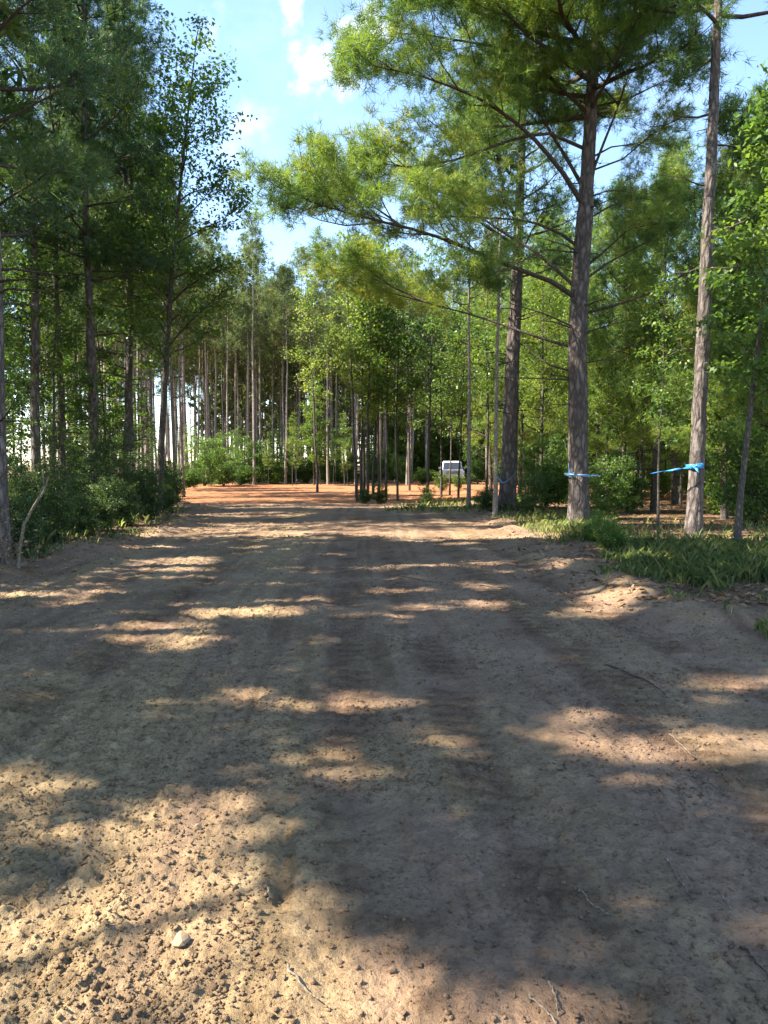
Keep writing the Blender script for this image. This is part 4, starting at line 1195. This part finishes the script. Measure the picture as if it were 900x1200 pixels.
def rock_mesh(name, seed, r, flat=0.75, sub=2):
    bm = bmesh.new(); bmesh.ops.create_icosphere(bm, subdivisions=sub, radius=r)
    rng = np.random.default_rng(seed)
    pl = [(unit(rng.normal(size=3)), r * rng.uniform(0.42, 0.8)) for _ in range(8)]
    for v in bm.verts:
        c = np.array(v.co)
        for nn, dd in pl:
            h = c @ nn - dd
            if h > 0: c = c - nn * h
        c = c * (1 + 0.06 * rng.normal())
        v.co = (c[0], c[1], c[2] * flat)
    me = bpy.data.meshes.new(name); bm.to_mesh(me); bm.free(); return me

def clods():
    """crumbs of broken soil, far too many to count"""
    rng = np.random.default_rng(29)
    n = 62000
    y = 1.9 + 15 * rng.uniform(0, 1, n) ** 1.8
    x = rng.uniform(-0.56, 0.56, n) * (y + 0.6)
    u = track_lane(x, y)
    pat = fbm(x * 1.3, y * 1.3, 401, 3)
    keep = rng.uniform(size=n) < (0.15 + 0.28 * sstep(0.2, -0.3, u) * (1 - sstep(5, 9, y)) + 0.75 * sstep(.46, .62, pat))
    x, y = x[keep], y[keep]; n = len(x)
    z = hgt(x, y)
    r = (0.0028 + 0.010 * rng.uniform(size=n) ** 4 + 0.0007 * y * rng.uniform(0.5, 1.2, n))
    octa = np.array([[1, 0, 0], [0, 1, 0], [-1, 0, 0], [0, -1, 0], [0, 0, 1], [0, 0, -1]], float)
    F = np.array([[0, 1, 4], [1, 2, 4], [2, 3, 4], [3, 0, 4], [1, 0, 5], [2, 1, 5], [3, 2, 5], [0, 3, 5]])
    V = octa[None] * rng.uniform(0.55, 1.35, (n, 6, 1)) + rng.normal(size=(n, 6, 3)) * 0.22
    a_ = rng.uniform(0, 6.28, n); c, s_ = np.cos(a_)[:, None], np.sin(a_)[:, None]
    X = V[:, :, 0] * c - V[:, :, 1] * s_; Y = V[:, :, 0] * s_ + V[:, :, 1] * c
    V = np.stack([X * r[:, None] + x[:, None], Y * r[:, None] + y[:, None], V[:, :, 2] * r[:, None] * 0.75 + (z + r * 0.3)[:, None]], -1).reshape(-1, 3)
    FF = (F[None] + (np.arange(n) * 6)[:, None, None]).reshape(-1, 3)
    me = mesh_np('soil_clods', V, 3, FF, False)
    ca = me.color_attributes.new('soil', 'FLOAT_COLOR', 'POINT')
    sand = np.clip(sstep(0.45, -0.7, track_lane(V[:, 0], V[:, 1])) * .6, 0, 1)
    ca.data.foreach_set('color', np.stack([V[:, 0] * 0, V[:, 0] * 0, sand, V[:, 0] * 0 + 1], 1).astype(np.float32).ravel())
    ta = me.attributes.new('track', 'FLOAT', 'POINT'); ta.data.foreach_set('value', np.repeat(rng.uniform(0, 0.4, n), 6).astype(np.float32))
    tag(link('soil_clods', me, M['ground']), 'crumbs of broken soil strewn over the track', 'soil clods', kind='stuff')
clods()

M['stone'] = plain('pale_stone', (0.25, 0.175, 0.105), 0.9)
for (px, py, r, lab) in [(212, 1108, 0.032, 'pale angular stone lying on the sunlit loose sand'), (231, 976, 0.022, 'small tan clod at the top of the sunlit sand patch'),]:
    p = gp(px, py)
    o = link('stone', rock_mesh('stone', int(px), r, 0.85), M['stone'])
    o.location = (p[0], p[1], gz(p[0], p[1]) + r * 0.35)
    tag(o, lab, 'stone')

sticks = [([(710, 778), (740, 792), (765, 803), (779, 816)], 0.007, 'curved dark twig on the shaded right half of the track'),
    ([(785, 862), (803, 880), (820, 897)], 0.006, 'straight twig lying in the sunlit patch at right'),
    ([(604, 862), (612, 880), (622, 897)], 0.004, 'thin pale stem left of the sunlit patch at right'),
    ([(674, 855), (688, 864), (700, 873)], 0.005, 'short pale twig at the top of the sunlit patch at right'),
    ([(620, 1172), (632, 1186), (648, 1202)], 0.0045, 'pale straw stem at the bottom edge right of centre'),
    ([(643, 1158), (650, 1172), (652, 1190)], 0.0035, 'thin pale straw beside the straw stem at the bottom edge'),
    ([(311, 1042), (315, 1052), (314, 1060)], 0.006, 'short pale chip of wood beside the narrow rut'),
    ([(338, 1142), (352, 1160), (372, 1172)], 0.005, 'thin twig right of the narrow rut at the bottom'),
    ([(868, 1112), (882, 1130), (899, 1150)], 0.005, 'thin dark twig at the lower right edge'),
    ([(840, 1050), (852, 1066), (860, 1084)], 0.003, 'fine pale stem on the shaded soil at lower right'),
    ([(560, 684), (575, 687), (590, 690)], 0.012, 'fallen stick on the far right of the track before the berm'),
    ([(470, 676), (490, 680), (512, 683)], 0.012, 'thin fallen stick across the middle distance of the track'),
    ([(345, 690), (352, 694), (358, 698)], 0.010, 'short twig among the light streaks at left'),
    ([(66, 1010), (68, 1030), (70, 1036)], 0.004, 'short root end standing in the sunlit sand at left'),
    ([(782, 1010), (800, 1040), (812, 1062)], 0.004, 'long fine stem on the right half of the track'),
    ([(672, 1042), (690, 1058), (712, 1072)], 0.004, 'fine pale stem near the lower middle right of the track')]
for pts, r, lab in sticks:
    t = Tubes(); P = []
    for px, py in pts:
        q = gp(px, py); P.append([q[0], q[1], gz(q[0], q[1]) + r * 1.3 + 0.004])
    P = np.array(P); f = np.linspace(0, len(P) - 1, 9); i = np.minimum(f.astype(int), len(P) - 2); tt = (f - i)[:, None]
    Q = P[i] * (1 - tt) + P[i + 1] * tt
    Q += np.random.default_rng(int(pts[0][0])).normal(size=Q.shape) * 0.004
    t.add(Q, r * np.linspace(1, 0.5, 9), 5)
    tag(link('stick', t.mesh('stick'), M['dead'] if 'dark' not in lab else M['limb']), lab, 'stick')

# ================================================================== left-to-right wording for small groups
ORD = ['first', 'second', 'third', 'fourth', 'fifth', 'sixth', 'seventh', 'eighth', 'ninth', 'tenth', 'eleventh', 'twelfth', 'thirteenth', 'fourteenth', 'fifteenth', 'sixteenth', 'seventeenth', 'eighteenth', 'nineteenth', 'twentieth']
for grp, txt in (('broadleaf trees among the left pines', '%s from the left of the shaded broadleaf trees among the left pines'),
                 ('weedy shrubs along the left edge', '%s from the left of the dark weedy shrubs banked along the left track edge'),
                 ('shrubs at the foot of the far stand', '%s from the left of the green shrubs at the foot of the far pine stand'),
                 ('saplings between the left pines', '%s from the left of the shaded leafy saplings between the left pines'),
                 ('young pines of the right hand wood', '%s from the left of the bushy bright young pines in the right hand wood'),
                 ('ragged seedlings in the left bank', '%s from the left of the ragged leafy seedlings in the left bank'),
                 ('small saplings at the foot of the far stand', '%s from the left of the small saplings under the far pine stand'),
                 ('second row of pines at left', '%s from the left of the pines in the second row behind the left edge')):
    g = [o for o in COL.objects if o.parent is None and o.get('group') == grp]
    g.sort(key=lambda o: o.location.x / o.location.y)
    for k, o in enumerate(g):
        if k < len(ORD): o['label'] = txt % ORD[k]
